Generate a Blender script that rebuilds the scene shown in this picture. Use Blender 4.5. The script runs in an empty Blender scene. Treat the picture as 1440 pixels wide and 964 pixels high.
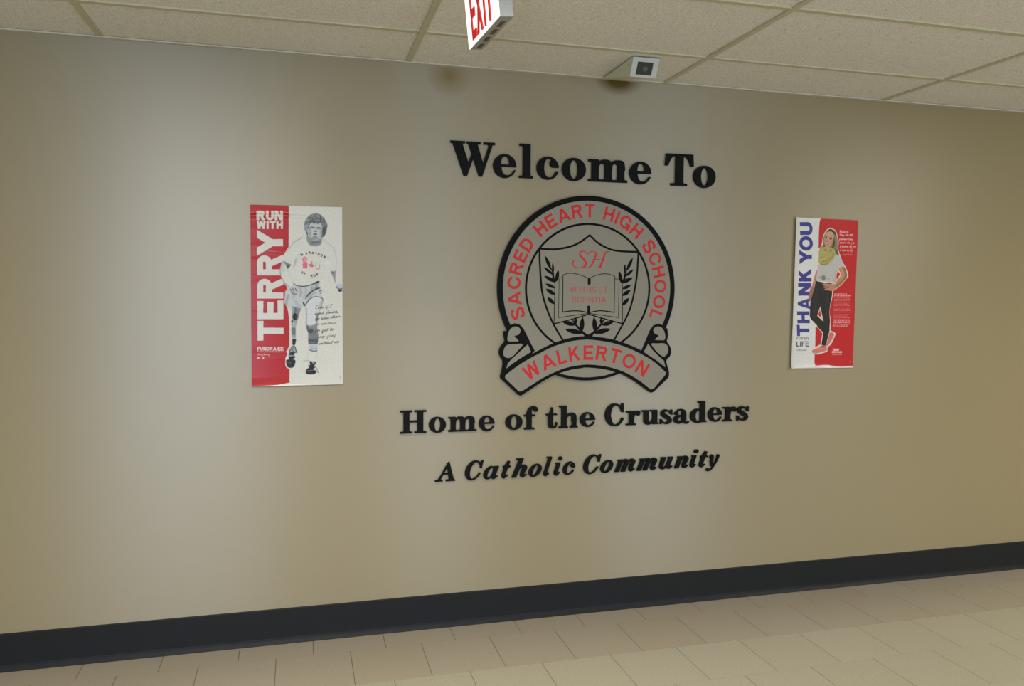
import bpy, math, random
import numpy as np
from mathutils import Vector, Matrix
from mathutils.geometry import delaunay_2d_cdt

S = bpy.context.scene
COL = S.collection

# ------------------------------------------------------------------ camera, world, lights, exposure
CAM_LOC = (-0.385279, -3.569988, 1.524895)
CAM_ROT = (1.511079, -0.0064782, -0.2609083)
FPX = 1128.96                                  # focal length in pixels of the 1440 wide frame
cam_data = bpy.data.cameras.new('camera')
cam_data.sensor_fit = 'HORIZONTAL'
cam_data.sensor_width = 36.0
cam_data.lens = FPX * 36.0 / 1440.0
cam_data.clip_end = 60
cam = bpy.data.objects.new('camera', cam_data)
cam.location = CAM_LOC
cam.rotation_euler = CAM_ROT
COL.objects.link(cam)
S.camera = cam

S.view_settings.view_transform = 'Standard'
S.view_settings.look = 'None'
S.view_settings.exposure = 0.06
S.view_settings.gamma = 1.0
S.view_settings.use_curve_mapping = False

HC = 2.5326          # ceiling height
HB = 0.1542          # height of the rubber base
D1 = 0.4212          # first ceiling runner from the wall
YB = -6.6            # opposite side of the lobby
XL, XR = -6.5, 9.0

world = bpy.data.worlds.new('world')
S.world = world
world.use_nodes = True
world.node_tree.nodes['Background'].inputs[0].default_value = (0.75, 0.85, 1.0, 1)
world.node_tree.nodes['Background'].inputs[1].default_value = 0.25


def area(name, loc, target, sx, sy, power, color, spread=180):
    l = bpy.data.lights.new(name, 'AREA')
    l.shape = 'RECTANGLE'
    l.size, l.size_y = sx, sy
    l.energy = power
    l.color = color
    l.spread = math.radians(spread)
    o = bpy.data.objects.new(name, l)
    o.location = loc
    d = Vector(target) - Vector(loc)
    o.rotation_euler = d.to_track_quat('-Z', 'Y').to_euler()
    COL.objects.link(o)
    return o


WARM = (1.0, 0.955, 0.88)
COOL = (0.58, 0.76, 1.0)
# fluorescent troffers in the lobby ceiling (2 x 4 ft), behind the visible strip of tiles; narrow row added for the letters' drop shadows
for tx, ty, dy, pw, sp in ((-0.84, -2.4, 0.6, 54, 180), (4.4, -2.4, 0.6, 56, 180), (-3.46, -4.9, 0.6, 12, 150), (1.8, -4.9, 0.6, 12, 150), (7.0, -4.9, 0.6, 84, 150),
                           (-2.6, -1.45, 0.3, 6, 118), (0.34, -1.78, 0.3, 17, 122), (3.9, -1.45, 0.3, 7, 118), (6.4, -1.45, 0.3, 8, 118)):
    area('unseen_ceiling_light', (tx, ty, HC - 0.012), (tx, ty, 0), 1.2, dy, pw, WARM, sp)
# daylight entering through the glazing on the far side of the lobby
for wx, ww in ((-1.75, 1.9), (1.3, 0.9), (4.35, 1.4)):
    area('window_daylight', (wx, YB - 0.25, 1.15), (wx, 0, 1.1), ww, 2.2, 66 * ww, COOL)


# ------------------------------------------------------------------ projection helper: photo pixel -> point on a plane y = const / z = const
def _ray(u, v):
    r = Matrix.Identity(3)
    rx, ry, rz = CAM_ROT
    m = Matrix.Rotation(rz, 3, 'Z') @ Matrix.Rotation(ry, 3, 'Y') @ Matrix.Rotation(rx, 3, 'X')
    return m @ Vector(((u - 720.0) / FPX, -(v - 482.0) / FPX, -1.0))


def on_wall(u, v, y=0.0):
    d = _ray(u, v)
    t = (y - CAM_LOC[1]) / d[1]
    return (CAM_LOC[0] + t * d[0], CAM_LOC[2] + t * d[2])


def on_level(u, v, z):
    d = _ray(u, v)
    t = (z - CAM_LOC[2]) / d[2]
    return (CAM_LOC[0] + t * d[0], CAM_LOC[1] + t * d[1])


# ------------------------------------------------------------------ materials
def lin(r, g, b):
    f = lambda c: (c / 255 / 12.92) if c / 255 <= 0.04045 else ((c / 255 + 0.055) / 1.055) ** 2.4
    return (f(r), f(g), f(b), 1.0)


def mat(name, rgb, rough=0.6, spec=0.5, metallic=0.0, coat=0.0):
    m = bpy.data.materials.new(name)
    m.use_nodes = True
    b = m.node_tree.nodes['Principled BSDF']
    b.inputs['Base Color'].default_value = lin(*rgb)
    b.inputs['Roughness'].default_value = rough
    b.inputs['Specular IOR Level'].default_value = spec
    b.inputs['Metallic'].default_value = metallic
    b.inputs['Coat Weight'].default_value = coat
    b.inputs['Coat Roughness'].default_value = 0.15
    return m


class NT:
    """small helper to wire node trees"""
    def __init__(self, m):
        self.t = m.node_tree
        self.b = self.t.nodes['Principled BSDF']
        self.pos = self.n('ShaderNodeNewGeometry').outputs['Position']

    def n(self, kind, **kw):
        x = self.t.nodes.new(kind)
        for k, v in kw.items():
            setattr(x, k, v)
        return x

    def link(self, a, b):
        self.t.links.new(a, b)

    def math(self, op, a, b=None, clamp=False):
        x = self.n('ShaderNodeMath', operation=op)
        x.use_clamp = clamp
        for i, v in enumerate((a, b)):
            if v is None:
                continue
            if isinstance(v, (int, float)):
                x.inputs[i].default_value = v
            else:
                self.link(v, x.inputs[i])
        return x.outputs[0]

    def mix(self, fac, a, b, mode='MIX'):
        x = self.n('ShaderNodeMix', data_type='RGBA', blend_type=mode)
        for s, v in ((x.inputs[0], fac), (x.inputs[6], a), (x.inputs[7], b)):
            if isinstance(v, (int, float)):
                s.default_value = v
            elif isinstance(v, tuple):
                s.default_value = v
            else:
                self.link(v, s)
        return x.outputs[2]

    def noise(self, scale, detail=2.0, rough=0.5, vec=None):
        x = self.n('ShaderNodeTexNoise')
        x.inputs['Scale'].default_value = scale
        x.inputs['Detail'].default_value = detail
        x.inputs['Roughness'].default_value = rough
        self.link(vec if vec is not None else self.pos, x.inputs['Vector'])
        return x.outputs['Fac']

    def ramp(self, fac, stops):
        x = self.n('ShaderNodeValToRGB')
        e = x.color_ramp.elements
        while len(e) < len(stops):
            e.new(0.5)
        for el, (p, c) in zip(e, stops):
            el.position = p
            el.color = c if isinstance(c, tuple) else (c, c, c, 1)
        self.link(fac, x.inputs[0])
        return x.outputs[0]

    def bump(self, height, strength, dist):
        x = self.n('ShaderNodeBump')
        x.inputs['Strength'].default_value = strength
        x.inputs['Distance'].default_value = dist
        self.link(height, x.inputs['Height'])
        self.link(x.outputs[0], self.b.inputs['Normal'])

    def xyz(self):
        x = self.n('ShaderNodeSeparateXYZ')
        self.link(self.pos, x.inputs[0])
        return x.outputs


WALL_RGB = (139, 124, 90)
m_wall = mat('satin_wall_paint', WALL_RGB, 0.38, 0.95)
w = NT(m_wall)
base = w.mix(w.math('MULTIPLY', w.noise(1.3, 3), 0.35), lin(*WALL_RGB), lin(140, 124, 92))
X, Y, Z = w.xyz()


def soft_patch(cx, cz, rx, rz):
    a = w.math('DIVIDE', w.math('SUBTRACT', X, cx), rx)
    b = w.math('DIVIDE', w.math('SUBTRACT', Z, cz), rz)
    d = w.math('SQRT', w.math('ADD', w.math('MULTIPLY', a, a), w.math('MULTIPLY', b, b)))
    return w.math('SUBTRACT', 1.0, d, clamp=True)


# two soft amber patches in the wall colour, below the ceiling edge
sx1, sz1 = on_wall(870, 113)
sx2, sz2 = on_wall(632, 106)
s1 = w.math('MULTIPLY', soft_patch(sx1, sz1, 0.125, 0.075), 1.6, True)
s2 = w.math('MULTIPLY', soft_patch(sx2, sz2, 0.11, 0.10), 0.75)
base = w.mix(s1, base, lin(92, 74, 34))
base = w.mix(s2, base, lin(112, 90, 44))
# the amber patches are less glossy
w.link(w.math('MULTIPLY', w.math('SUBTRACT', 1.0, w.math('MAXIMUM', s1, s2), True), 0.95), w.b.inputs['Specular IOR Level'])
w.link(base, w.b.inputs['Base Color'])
# the roller left upright ridges, so the sheen is drawn out up and down
w.b.inputs['Anisotropic'].default_value = 0.8
tv = w.n('ShaderNodeCombineXYZ')
tv.inputs[2].default_value = 1.0
w.link(tv.outputs[0], w.b.inputs['Tangent'])

m_plain_wall = mat('lobby_wall_paint', (190, 178, 152), 0.6)

m_tile = mat('acoustic_tile', (222, 216, 198), 0.95, 0.1)
w = NT(m_tile)
n1 = w.ramp(w.noise(230, 2, 0.7), [(0.36, 0.0), (0.62, 1.0)])
n2 = w.ramp(w.noise(70, 2, 0.6), [(0.27, 1.0), (0.33, 0.0)])
c = w.mix(n1, lin(200, 192, 175), lin(234, 227, 213))
c = w.mix(w.math('MULTIPLY', n2, 0.5), c, lin(140, 132, 108))
w.link(c, w.b.inputs['Base Color'])
w.bump(w.noise(230, 2, 0.7), 0.3, 0.004)

m_grid = mat('ceiling_grid_enamel', (186, 178, 146), 0.5)
m_angle = mat('wall_angle_enamel', (192, 182, 162), 0.6, 0.1)

# vinyl composition tile, running bond
A_ROW, T_ROW, X_TILE = 0.1576, 0.3048, -0.18
m_floor = mat('vinyl_floor_tile', (190, 180, 150), 0.32, 0.5)
w = NT(m_floor)
X, Y, Z = w.xyz()
v = w.math('DIVIDE', w.math('SUBTRACT', w.math('MULTIPLY', Y, -1.0), A_ROW), T_ROW)
row = w.math('FLOOR', v)
odd = w.math('MULTIPLY', w.math('FLOORED_MODULO', row, 2.0), 0.5)
u = w.math('ADD', w.math('DIVIDE', w.math('SUBTRACT', X, X_TILE), T_ROW), odd)
colm = w.math('FLOOR', u)
fu = w.math('ABSOLUTE', w.math('SUBTRACT', w.math('FRACT', w.math('ADD', u, 0.5)), 0.5))
fv = w.math('ABSOLUTE', w.math('SUBTRACT', w.math('FRACT', w.math('ADD', v, 0.5)), 0.5))
seam = w.math('MAXIMUM', w.math('LESS_THAN', fu, 0.0048), w.math('MULTIPLY', w.math('LESS_THAN', fv, 0.003), 0.35))
wn = w.n('ShaderNodeTexWhiteNoise', noise_dimensions='2D')
cb = w.n('ShaderNodeCombineXYZ')
w.link(row, cb.inputs[0])
w.link(colm, cb.inputs[1])
w.link(cb.outputs[0], wn.inputs['Vector'])
pale = w.math('GREATER_THAN', row, 0.5)
basec = w.mix(pale, lin(165, 155, 138), lin(174, 169, 149))
basec = w.mix(w.math('MULTIPLY', wn.outputs['Value'], 0.16), basec, lin(150, 138, 108))
mott = w.ramp(w.noise(110, 5, 0.75), [(0.38, 0.0), (0.62, 1.0)])
basec = w.mix(w.math('MULTIPLY', mott, 0.34), basec, lin(140, 128, 100))
basec = w.mix(w.math('MULTIPLY', seam, 0.75), basec, lin(70, 60, 45))
w.link(basec, w.b.inputs['Base Color'])
w.bump(seam, -0.1, 0.001)

m_base = mat('black_rubber_base', (33, 33, 33), 0.5, 0.2)
w = NT(m_base)
fl = w.ramp(w.noise(34, 5, 0.75), [(0.70, 0.0), (0.78, 1.0)])
st = w.noise(9, 3, 0.6)
c = w.mix(w.math('MULTIPLY', st, 0.35), lin(26, 27, 27), lin(36, 38, 38))
c = w.mix(w.math('MULTIPLY', fl, 0.25), c, lin(110, 110, 108))
w.link(c, w.b.inputs['Base Color'])

m_letter = mat('black_letter_acrylic', (9, 9, 8), 0.5, 0.10)
m_crest_black = mat('crest_black', (8, 8, 6), 0.5, 0.08)
m_crest_grey = mat('crest_silver_grey', (130, 122, 104), 0.5, 0.35)
m_crest_red = mat('crest_red', (186, 34, 32), 0.5, 0.25)
m_white_metal = mat('white_housing', (150, 149, 143), 0.55, 0.2)
m_frame = mat('white_camera_frame', (182, 181, 172), 0.5, 0.2)
m_white_shell = mat('cream_wedge_shell', (206, 204, 178), 0.6)
m_dark_glass = mat('dark_camera_window', (38, 40, 34), 0.18, 0.5)
m_lens = mat('camera_lens', (74, 76, 66), 0.15, 0.6)
m_slot = mat('lamp_slot', (92, 70, 52), 0.7)
m_screw = mat('screw_head', (110, 105, 80), 0.4)

m_exit = bpy.data.materials.new('lit_exit_panel')
m_exit.use_nodes = True
b = m_exit.node_tree.nodes['Principled BSDF']
b.inputs['Base Color'].default_value = (0.9, 0.9, 0.85, 1)
b.inputs['Emission Color'].default_value = (1.0, 0.97, 0.84, 1)
b.inputs['Emission Strength'].default_value = 1.0
m_exit_red = bpy.data.materials.new('lit_exit_red')
m_exit_red.use_nodes = True
b = m_exit_red.node_tree.nodes['Principled BSDF']
b.inputs['Base Color'].default_value = lin(190, 25, 30)
b.inputs['Emission Color'].default_value = lin(220, 20, 30)
b.inputs['Emission Strength'].default_value = 0.30
m_exit_edge = mat('exit_letter_edge', (120, 10, 40), 0.5)


def poster_material(name):
    m = mat(name, (220, 216, 205), 0.45, 0.22, coat=0.24)
    t = NT(m)
    a = t.n('ShaderNodeAttribute', attribute_name='Print')
    g = t.ramp(t.noise(900, 2, 0.6), [(0.3, 0.94), (0.7, 1.0)])
    t.link(t.mix(1.0, a.outputs['Color'], g, 'MULTIPLY'), t.b.inputs['Base Color'])
    return m


m_poster = poster_material('glossy_printed_paper')


# ------------------------------------------------------------------ object helpers
def new_obj(name, verts, faces, material, parent=None, smooth=False):
    me = bpy.data.meshes.new(name)
    me.from_pydata([tuple(p) for p in verts], [], faces)
    me.materials.append(material)
    if smooth:
        for p in me.polygons:
            p.use_smooth = True
    me.update()
    o = bpy.data.objects.new(name, me)
    COL.objects.link(o)
    if parent is not None:
        o.parent = parent
        base_ = Vector((0, 0, 0))              # verts are given in world space: make them local to the chain above
        p_ = parent
        while p_ is not None:
            base_ += p_.location
            p_ = p_.parent
        me.transform(Matrix.Translation(-base_))
    return o


def tag(o, label=None, cat=None, group=None, kind=None):
    if label:
        o['label'] = label
    if cat:
        o['category'] = cat
    if group:
        o['group'] = group
    if kind:
        o['kind'] = kind
    return o


def empty(name, loc, rz=0.0):
    o = bpy.data.objects.new(name, None)
    o.location = loc
    o.rotation_euler = (0, 0, rz)
    o.empty_display_size = 0.05
    COL.objects.link(o)
    return o


class MB:
    def __init__(self):
        self.v, self.f = [], []

    def box(self, x0, x1, y0, y1, z0, z1):
        n = len(self.v)
        self.v += [(x0, y0, z0), (x1, y0, z0), (x1, y1, z0), (x0, y1, z0), (x0, y0, z1), (x1, y0, z1), (x1, y1, z1), (x0, y1, z1)]
        self.f += [tuple(n + i for i in q) for q in ((3, 2, 1, 0), (4, 5, 6, 7), (0, 1, 5, 4), (1, 2, 6, 5), (2, 3, 7, 6), (3, 0, 4, 7))]
        return self

    def prism(self, ring, off):
        """ring of 3-D points extruded by vector off"""
        n, k = len(self.v), len(ring)
        self.v += [tuple(p) for p in ring] + [tuple(Vector(p) + Vector(off)) for p in ring]
        self.f.append(tuple(range(n + k - 1, n - 1, -1)))
        self.f.append(tuple(range(n + k, n + 2 * k)))
        for i in range(k):
            j = (i + 1) % k
            self.f.append((n + i, n + j, n + k + j, n + k + i))
        return self

    def build(self, name, material, parent=None, smooth=False):
        return new_obj(name, self.v, self.f, material, parent, smooth)


def bevel(o, width, seg=2):
    md = o.modifiers.new('bevel', 'BEVEL')
    md.width = width
    md.segments = seg
    md.limit_method = 'ANGLE'
    return o


#<<SHAPES
# ------------------------------------------------------------------ 2-D shapes: a shape is a list of (sign, ring); later rings paint over earlier ones
def ell(cx, cy, rx, ry, n=48, a0=0.0, a1=360.0):
    k = [math.radians(a0 + (a1 - a0) * i / n) for i in range(n if a1 - a0 >= 360 else n + 1)]
    return [(cx + rx * math.cos(a), cy + ry * math.sin(a)) for a in k]


def rect(x0, y0, x1, y1):
    return [(x0, y0), (x1, y0), (x1, y1), (x0, y1)]


def crom(pts, n=8, closed=False):
    """Catmull-Rom through points of any dimension"""
    P = [np.array(p, float) for p in pts]
    out = []
    m = len(P)
    for i in range(m if closed else m - 1):
        p0 = P[(i - 1) % m] if closed or i > 0 else 2 * P[0] - P[1]
        p1, p2 = P[i], P[(i + 1) % m]
        p3 = P[(i + 2) % m] if closed or i + 2 < m else 2 * P[-1] - P[-2]
        for k in range(n):
            t = k / n
            out.append(0.5 * (2 * p1 + (p2 - p0) * t + (2 * p0 - 5 * p1 + 4 * p2 - p3) * t * t + (3 * p1 - p0 - 3 * p2 + p3) * t ** 3))
    if not closed:
        out.append(P[-1])
    return [tuple(p) for p in out]


def vstroke(pts, n=6, smooth=True):
    """outline of a stroke through (x, y, width) points"""
    P = np.array(crom(pts, n) if smooth and len(pts) > 2 else pts, float)
    d = np.gradient(P[:, :2], axis=0)
    d /= np.maximum(np.linalg.norm(d, axis=1, keepdims=True), 1e-9)
    nn = np.stack([-d[:, 1], d[:, 0]], 1)
    h = np.maximum(P[:, 2:3], 1e-3) / 2
    return [tuple(p) for p in np.concatenate([P[:, :2] + nn * h, (P[:, :2] - nn * h)[::-1]])]


def pstroke(pts, wd):
    """polyline with sharp mitres"""
    P = [np.array(p[:2], float) for p in pts]
    L, R = [], []
    for i in range(len(P)):
        ds = []
        if i > 0:
            e = P[i] - P[i - 1]
            ds.append(e / np.linalg.norm(e))
        if i < len(P) - 1:
            e = P[i + 1] - P[i]
            ds.append(e / np.linalg.norm(e))
        ns = [np.array((-q[1], q[0])) for q in ds]
        m = sum(ns)
        m = m / np.linalg.norm(m)
        k = 1.0 / max(0.35, float(m @ ns[0]))
        L.append(tuple(P[i] + m * k * wd / 2))
        R.append(tuple(P[i] - m * k * wd / 2))
    return L + R[::-1]


def leaf(tip, base, wd):
    t, b = np.array(tip, float), np.array(base, float)
    d = b - t
    n = np.array((-d[1], d[0])) / np.linalg.norm(d)
    L = [t + d * s + n * wd / 2 * h for s, h in ((0, 0), (.2, .62), (.45, 1), (.7, .9), (.9, .5), (1, .22))]
    R = [t + d * s - n * wd / 2 * h for s, h in ((1, .22), (.9, .5), (.7, .9), (.45, 1), (.2, .62))]
    return [tuple(p) for p in L + R]


def bracket(x, y, sx, sy, r):
    """concave fillet filling the corner at (x, y) towards (+-r, +-r)"""
    arc = [(x + sx * r * (1 - math.sin(a)), y + sy * r * (1 - math.cos(a))) for a in [math.pi / 2 * i / 6 for i in range(7)]]
    return [(x, y)] + arc


def foot(x0, x1, sl, sr, y, t, up=-1, r=None):
    """slab serif under (up=-1) or over (up=1) a stem x0..x1; y is the outer edge"""
    yi = y + up * t
    r = t * 0.8 if r is None else r
    out = [rect(x0 - sl, min(y, yi), x1 + sr, max(y, yi))]
    if sl > r * .5:
        out.append(bracket(x0, yi, -1, up, min(r, sl)))
    if sr > r * .5:
        out.append(bracket(x1, yi, 1, up, min(r, sr)))
    return out


def P(*rings):
    return [(1, r) for r in rings]


def N(*rings):
    return [(0, r) for r in rings]


def shear(shape, k):
    return [(s, [(x - y * k, y) for x, y in r]) for s, r in shape]


def inside(shape, pts):
    """boolean mask: is each point covered by the shape"""
    pts = np.asarray(pts, float)
    res = np.zeros(len(pts), bool)
    x, y = pts[:, 0], pts[:, 1]
    for s, ring in shape:
        r = np.asarray(ring, float)
        lo, hi = r.min(0), r.max(0)
        cand = np.nonzero((x >= lo[0]) & (x <= hi[0]) & (y >= lo[1]) & (y <= hi[1]))[0]
        if not len(cand):
            continue
        xs, ys = x[cand], y[cand]
        acc = np.zeros(len(cand), bool)
        a, b = r, np.roll(r, -1, 0)
        for (ax, ay), (bx, by) in zip(a, b):
            if ay == by:
                continue
            c = (ay > ys) != (by > ys)
            acc ^= c & (xs < (bx - ax) * (ys - ay) / (by - ay) + ax)
        res[cand[acc]] = bool(s)
    return res


def bbox(shape):
    a = np.array([p for s, r in shape if s for p in r])
    return a[:, 0].min(), a[:, 1].min(), a[:, 0].max(), a[:, 1].max()


def fit(shape, x0, y0, x1, y1, box=None):
    bx0, by0, bx1, by1 = box or bbox(shape)
    return [(s, [(x0 + (x - bx0) / (bx1 - bx0) * (x1 - x0), y0 + (y - by0) / (by1 - by0) * (y1 - y0)) for x, y in r]) for s, r in shape]


# ---- roman slab-serif bold letters (y runs down)
G = {}
G['W'] = P(rect(90, 128, 297, 161), rect(322, 128, 522, 161), rect(567, 128, 733, 161),
           [(112, 140), (252, 140), (347, 440), (370, 508), (328, 632), (280, 632)],
           [(347, 440), (398, 290), (430, 330), (412, 385), (328, 632), (305, 610)],
           [(340, 140), (470, 140), (560, 440), (590, 512), (546, 632), (500, 632)],
           [(560, 440), (637, 195), (640, 150), (690, 150), (690, 190), (546, 632), (520, 605)],
           bracket(130, 161, -1, 1, 18), bracket(258, 161, 1, 1, 20), bracket(352, 161, -1, 1, 18), bracket(476, 161, 1, 1, 20),
           bracket(645, 161, -1, 1, 30), bracket(692, 161, 1, 1, 22))
G['l'] = P(rect(1138, 175, 1248, 670), *foot(1138, 1248, 52, 37, 670, 33, -1, 22), *foot(1138, 1248, 48, 0, 175, 32, 1, 20))
G['h'] = P(rect(900, 92, 965, 375), *foot(900, 965, 32, 17, 375, 19), *foot(900, 965, 30, 0, 92, 19, 1),
           rect(1035, 240, 1088, 375), *foot(1030, 1088, 22, 19, 375, 19),
           crom([(955, 260), (962, 225), (990, 195), (1030, 184), (1066, 192), (1084, 215), (1088, 250), (1088, 300), (1030, 300), (1030, 250), (1020, 224), (1000, 218), (980, 232), (966, 262), (962, 300), (950, 300)], 5, True))
_ear1 = crom([(945, 400), (965, 370), (1000, 352), (1050, 347), (1095, 354), (1125, 375), (1137, 420), (1137, 500), (1040, 500), (1040, 450), (1030, 420), (1005, 405), (975, 415), (955, 445), (948, 500), (935, 500)], 5, True)
_ear2 = [(x + 186, y) for x, y in _ear1]
G['m'] = P(rect(850, 352, 948, 665), *foot(850, 948, 47, 40, 665, 33, -1, 22), *foot(850, 948, 47, 0, 352, 32, 1, 20),
           rect(1040, 440, 1137, 665), *foot(1040, 1137, 40, 35, 665, 33, -1, 22), _ear1,
           rect(1225, 440, 1320, 665), *foot(1225, 1320, 40, 45, 665, 33, -1, 22), _ear2)
G['o'] = P(ell(250, 240, 250, 240)) + N(ell(250, 240, 87, 192))
G['e'] = P(ell(500, 500, 500, 500)) + N(crom([(340, 430), (345, 300), (400, 150), (520, 95), (630, 150), (690, 300), (702, 430)], 6),
           [(345, 530), (1080, 530), (1080, 655), (900, 655)] + crom([(900, 655), (810, 785), (700, 858), (600, 876), (485, 848), (390, 730), (345, 530)], 6))
G['c'] = P(ell(222, 473, 170, 168)) + N(
    crom([(252, 338), (275, 348), (256, 385), (255, 420), (275, 450), (310, 462)], 5) + [(420, 460), (420, 520), (338, 522)] +
    crom([(338, 522), (310, 578), (275, 602), (240, 606), (200, 590), (172, 540), (163, 470), (172, 400), (200, 352), (225, 339), (252, 338)], 5)) + \
    P(ell(310, 404, 58, 58))
G['T'] = P(rect(640, 210, 1028, 243), rect(778, 210, 888, 668), *foot(778, 888, 63, 55, 668, 33, -1, 22),
           [(640, 210), (800, 210), (800, 240), (778, 240)] + crom([(778, 240), (735, 256), (700, 300), (668, 383)], 6) + [(628, 383)],
           [(1028, 210), (870, 210), (870, 240), (888, 240)] + crom([(888, 240), (932, 256), (967, 300), (996, 383)], 6) + [(1036, 383)])
G['H'] = P(rect(130, 175, 215, 505), rect(330, 175, 415, 505), rect(200, 322, 345, 347),
           *foot(130, 215, 48, 40, 505, 24, -1, 14), *foot(130, 215, 48, 40, 175, 24, 1, 14),
           *foot(330, 415, 42, 45, 505, 24, -1, 14), *foot(330, 415, 42, 45, 175, 24, 1, 14))
G['f'] = P(rect(460, 200, 522, 392), *foot(460, 522, 33, 36, 392, 20), rect(427, 205, 568, 226),
           crom([(460, 230), (461, 180), (475, 140), (505, 110), (545, 100), (580, 107), (598, 128), (600, 150), (585, 168), (560, 170), (548, 155), (556, 138), (550, 126), (535, 130), (524, 150), (522, 200), (522, 230)], 5, True),
           ell(571, 143, 29, 28))
G['t'] = P(rect(703, 195, 843, 214), [(730, 200), (752, 178), (764, 145), (769, 115), (792, 115), (792, 200)],
           [(730, 195), (792, 195), (792, 320)] + crom([(792, 320), (795, 345), (808, 354), (822, 342), (831, 305)], 5) + [(848, 303)] +
           crom([(848, 303), (843, 345), (825, 372), (785, 383), (748, 374), (732, 350), (730, 315)], 5))
G['C'] = P(ell(166, 185, 91, 105)) + N([(228, 30), (330, 30), (330, 82), (300, 90), (246, 95), (228, 95)],
           crom([(172, 97), (202, 107), (222, 135), (230, 160)], 5) + [(300, 160), (300, 214), (234, 214)] +
           crom([(234, 214), (214, 252), (180, 274), (150, 258), (133, 218), (128, 182), (134, 142), (150, 110), (172, 97)], 5)) + \
    P([(236, 80), (250, 80), (250, 162), (232, 162), (224, 138), (212, 118), (222, 104)])
G['r'] = P(rect(298, 148, 341, 278), *foot(298, 341, 28, 19, 278, 14), *foot(298, 341, 26, 0, 148, 14, 1),
           crom([(334, 200), (338, 175), (352, 155), (370, 147), (388, 148), (398, 160), (398, 178), (385, 192), (366, 190), (358, 176), (352, 178), (344, 200), (340, 225), (330, 225)], 5, True),
           ell(377, 171, 22, 22))
G['u'] = P(rect(432, 140, 475, 235), *foot(432, 475, 22, 0, 140, 14, 1), rect(512, 140, 554, 272), *foot(512, 554, 22, 0, 140, 14, 1), rect(550, 257, 567, 272),
           crom([(432, 225), (434, 250), (445, 268), (465, 275), (490, 270), (508, 255), (516, 240), (514, 220), (504, 240), (492, 250), (480, 246), (475, 228), (474, 215), (440, 215)], 5, True))
G['s'] = P(vstroke([(87, 34, 8), (78, 16, 11), (52, 7, 13), (28, 14, 20), (22, 30, 26), (48, 47, 32), (76, 64, 28), (80, 80, 22), (54, 92, 14), (30, 88, 11), (13, 66, 8)], 8),
           [(84, 10), (90, 2), (97, 2), (97, 36), (86, 36), (80, 22)], [(5, 64), (15, 64), (22, 80), (16, 90), (12, 98), (5, 98)])
G['a'] = P(vstroke([(20, 24, 6), (28, 10, 10), (47, 5, 12), (64, 13, 20), (67, 34, 28)], 8), ell(17, 29, 13, 12), rect(53, 25, 81, 86),
           vstroke([(58, 43, 9), (36, 48, 13), (17, 60, 24), (16, 76, 28), (30, 90, 20), (48, 86, 12), (58, 74, 6)], 8),
           vstroke([(67, 76, 28), (73, 90, 20), (86, 95, 10), (100, 86, 6)], 6))
G['d'] = P(ell(926, 195, 64, 67)) + N(ell(934, 195, 28, 50)) + P(rect(950, 58, 995, 255), *foot(950, 995, 20, 0, 58, 15, 1), rect(990, 240, 1008, 255)) + \
    N(rect(996, 120, 1020, 239))
# ---- italic letters: drawn upright on an x-height of 0..100, then slanted
_flag = rect(0, 2, 30, 13)
_tail = lambda x: vstroke([(x, 30, 26), (x, 72, 26), (x + 6, 91, 18), (x + 16, 94, 10), (x + 30, 76, 6)], 6)
I = {}
I['a'] = P(ell(32, 50, 34, 51)) + N(ell(38, 50, 15, 40)) + P(vstroke([(64, 1, 26), (64, 50, 26), (64, 80, 26), (72, 94, 16), (92, 78, 6)], 6))
I['o'] = P(ell(38, 50, 40, 51)) + N(ell(38, 50, 14, 40))
I['c'] = [(s, [((x - 52) / 3.4, (y - 305) / 3.37) for x, y in r]) for s, r in G['c']]
I['t'] = P(vstroke([(34, -38, 16), (28, 0, 28), (27, 50, 26), (27, 78, 24), (37, 94, 15), (60, 74, 6)], 6), rect(4, 0, 58, 13))
I['h'] = P(rect(9, -55, 35, 100), rect(-8, -55, 30, -44), vstroke([(24, 62, 6), (36, 20, 13), (54, 8, 20), (66, 24, 26), (63, 60, 26), (67, 90, 18), (78, 94, 10), (92, 76, 6)], 6))
I['l'] = P(rect(-4, -55, 30, -44), vstroke([(22, -54, 26), (22, 40, 26), (22, 78, 26), (31, 94, 15), (52, 76, 6)], 6))
I['i'] = P(_flag, vstroke([(20, 3, 26), (20, 40, 26), (20, 78, 26), (30, 94, 15), (50, 76, 6)], 6), ell(22, -30, 16, 15))
I['m'] = P(_flag, rect(7, 2, 33, 100), vstroke([(22, 60, 6), (35, 18, 13), (52, 8, 20), (62, 24, 26), (60, 60, 26), (60, 100, 26)], 6),
           vstroke([(62, 60, 6), (76, 18, 13), (92, 8, 20), (104, 24, 26), (101, 60, 26), (105, 90, 18), (116, 94, 10), (130, 76, 6)], 6))
I['n'] = P(_flag, rect(7, 2, 33, 100), vstroke([(22, 60, 6), (36, 18, 13), (54, 8, 20), (66, 24, 26), (63, 60, 26), (67, 90, 18), (78, 94, 10), (92, 76, 6)], 6))
I['u'] = P(_flag, vstroke([(20, 3, 26), (20, 60, 26), (27, 88, 22), (44, 94, 13), (62, 70, 6)], 6), rect(55, 2, 81, 70), rect(48, 2, 70, 13), _tail(68))
I['y'] = P(vstroke([(4, 26, 6), (14, 10, 13), (27, 14, 24), (34, 55, 26), (46, 96, 14)], 6), vstroke([(88, 2, 24), (86, 36, 20), (70, 84, 12), (44, 124, 9), (16, 130, 9)], 6), ell(15, 124, 14, 13))
I = {k: shear(s, 0.30) for k, s in I.items()}
I['C'] = shear(G['C'], 0.26)
I['A'] = P([(163, 128), (183, 98), (187, 98), (230, 277), (182, 277)], [(172, 110), (186, 118), (98, 277), (78, 277)], rect(118, 209, 205, 223),
           *foot(78, 98, 30, 22, 290, 14, -1, 8), *foot(182, 230, 32, 10, 290, 14, -1, 8))
GAP = {'A', 'C'}


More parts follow.
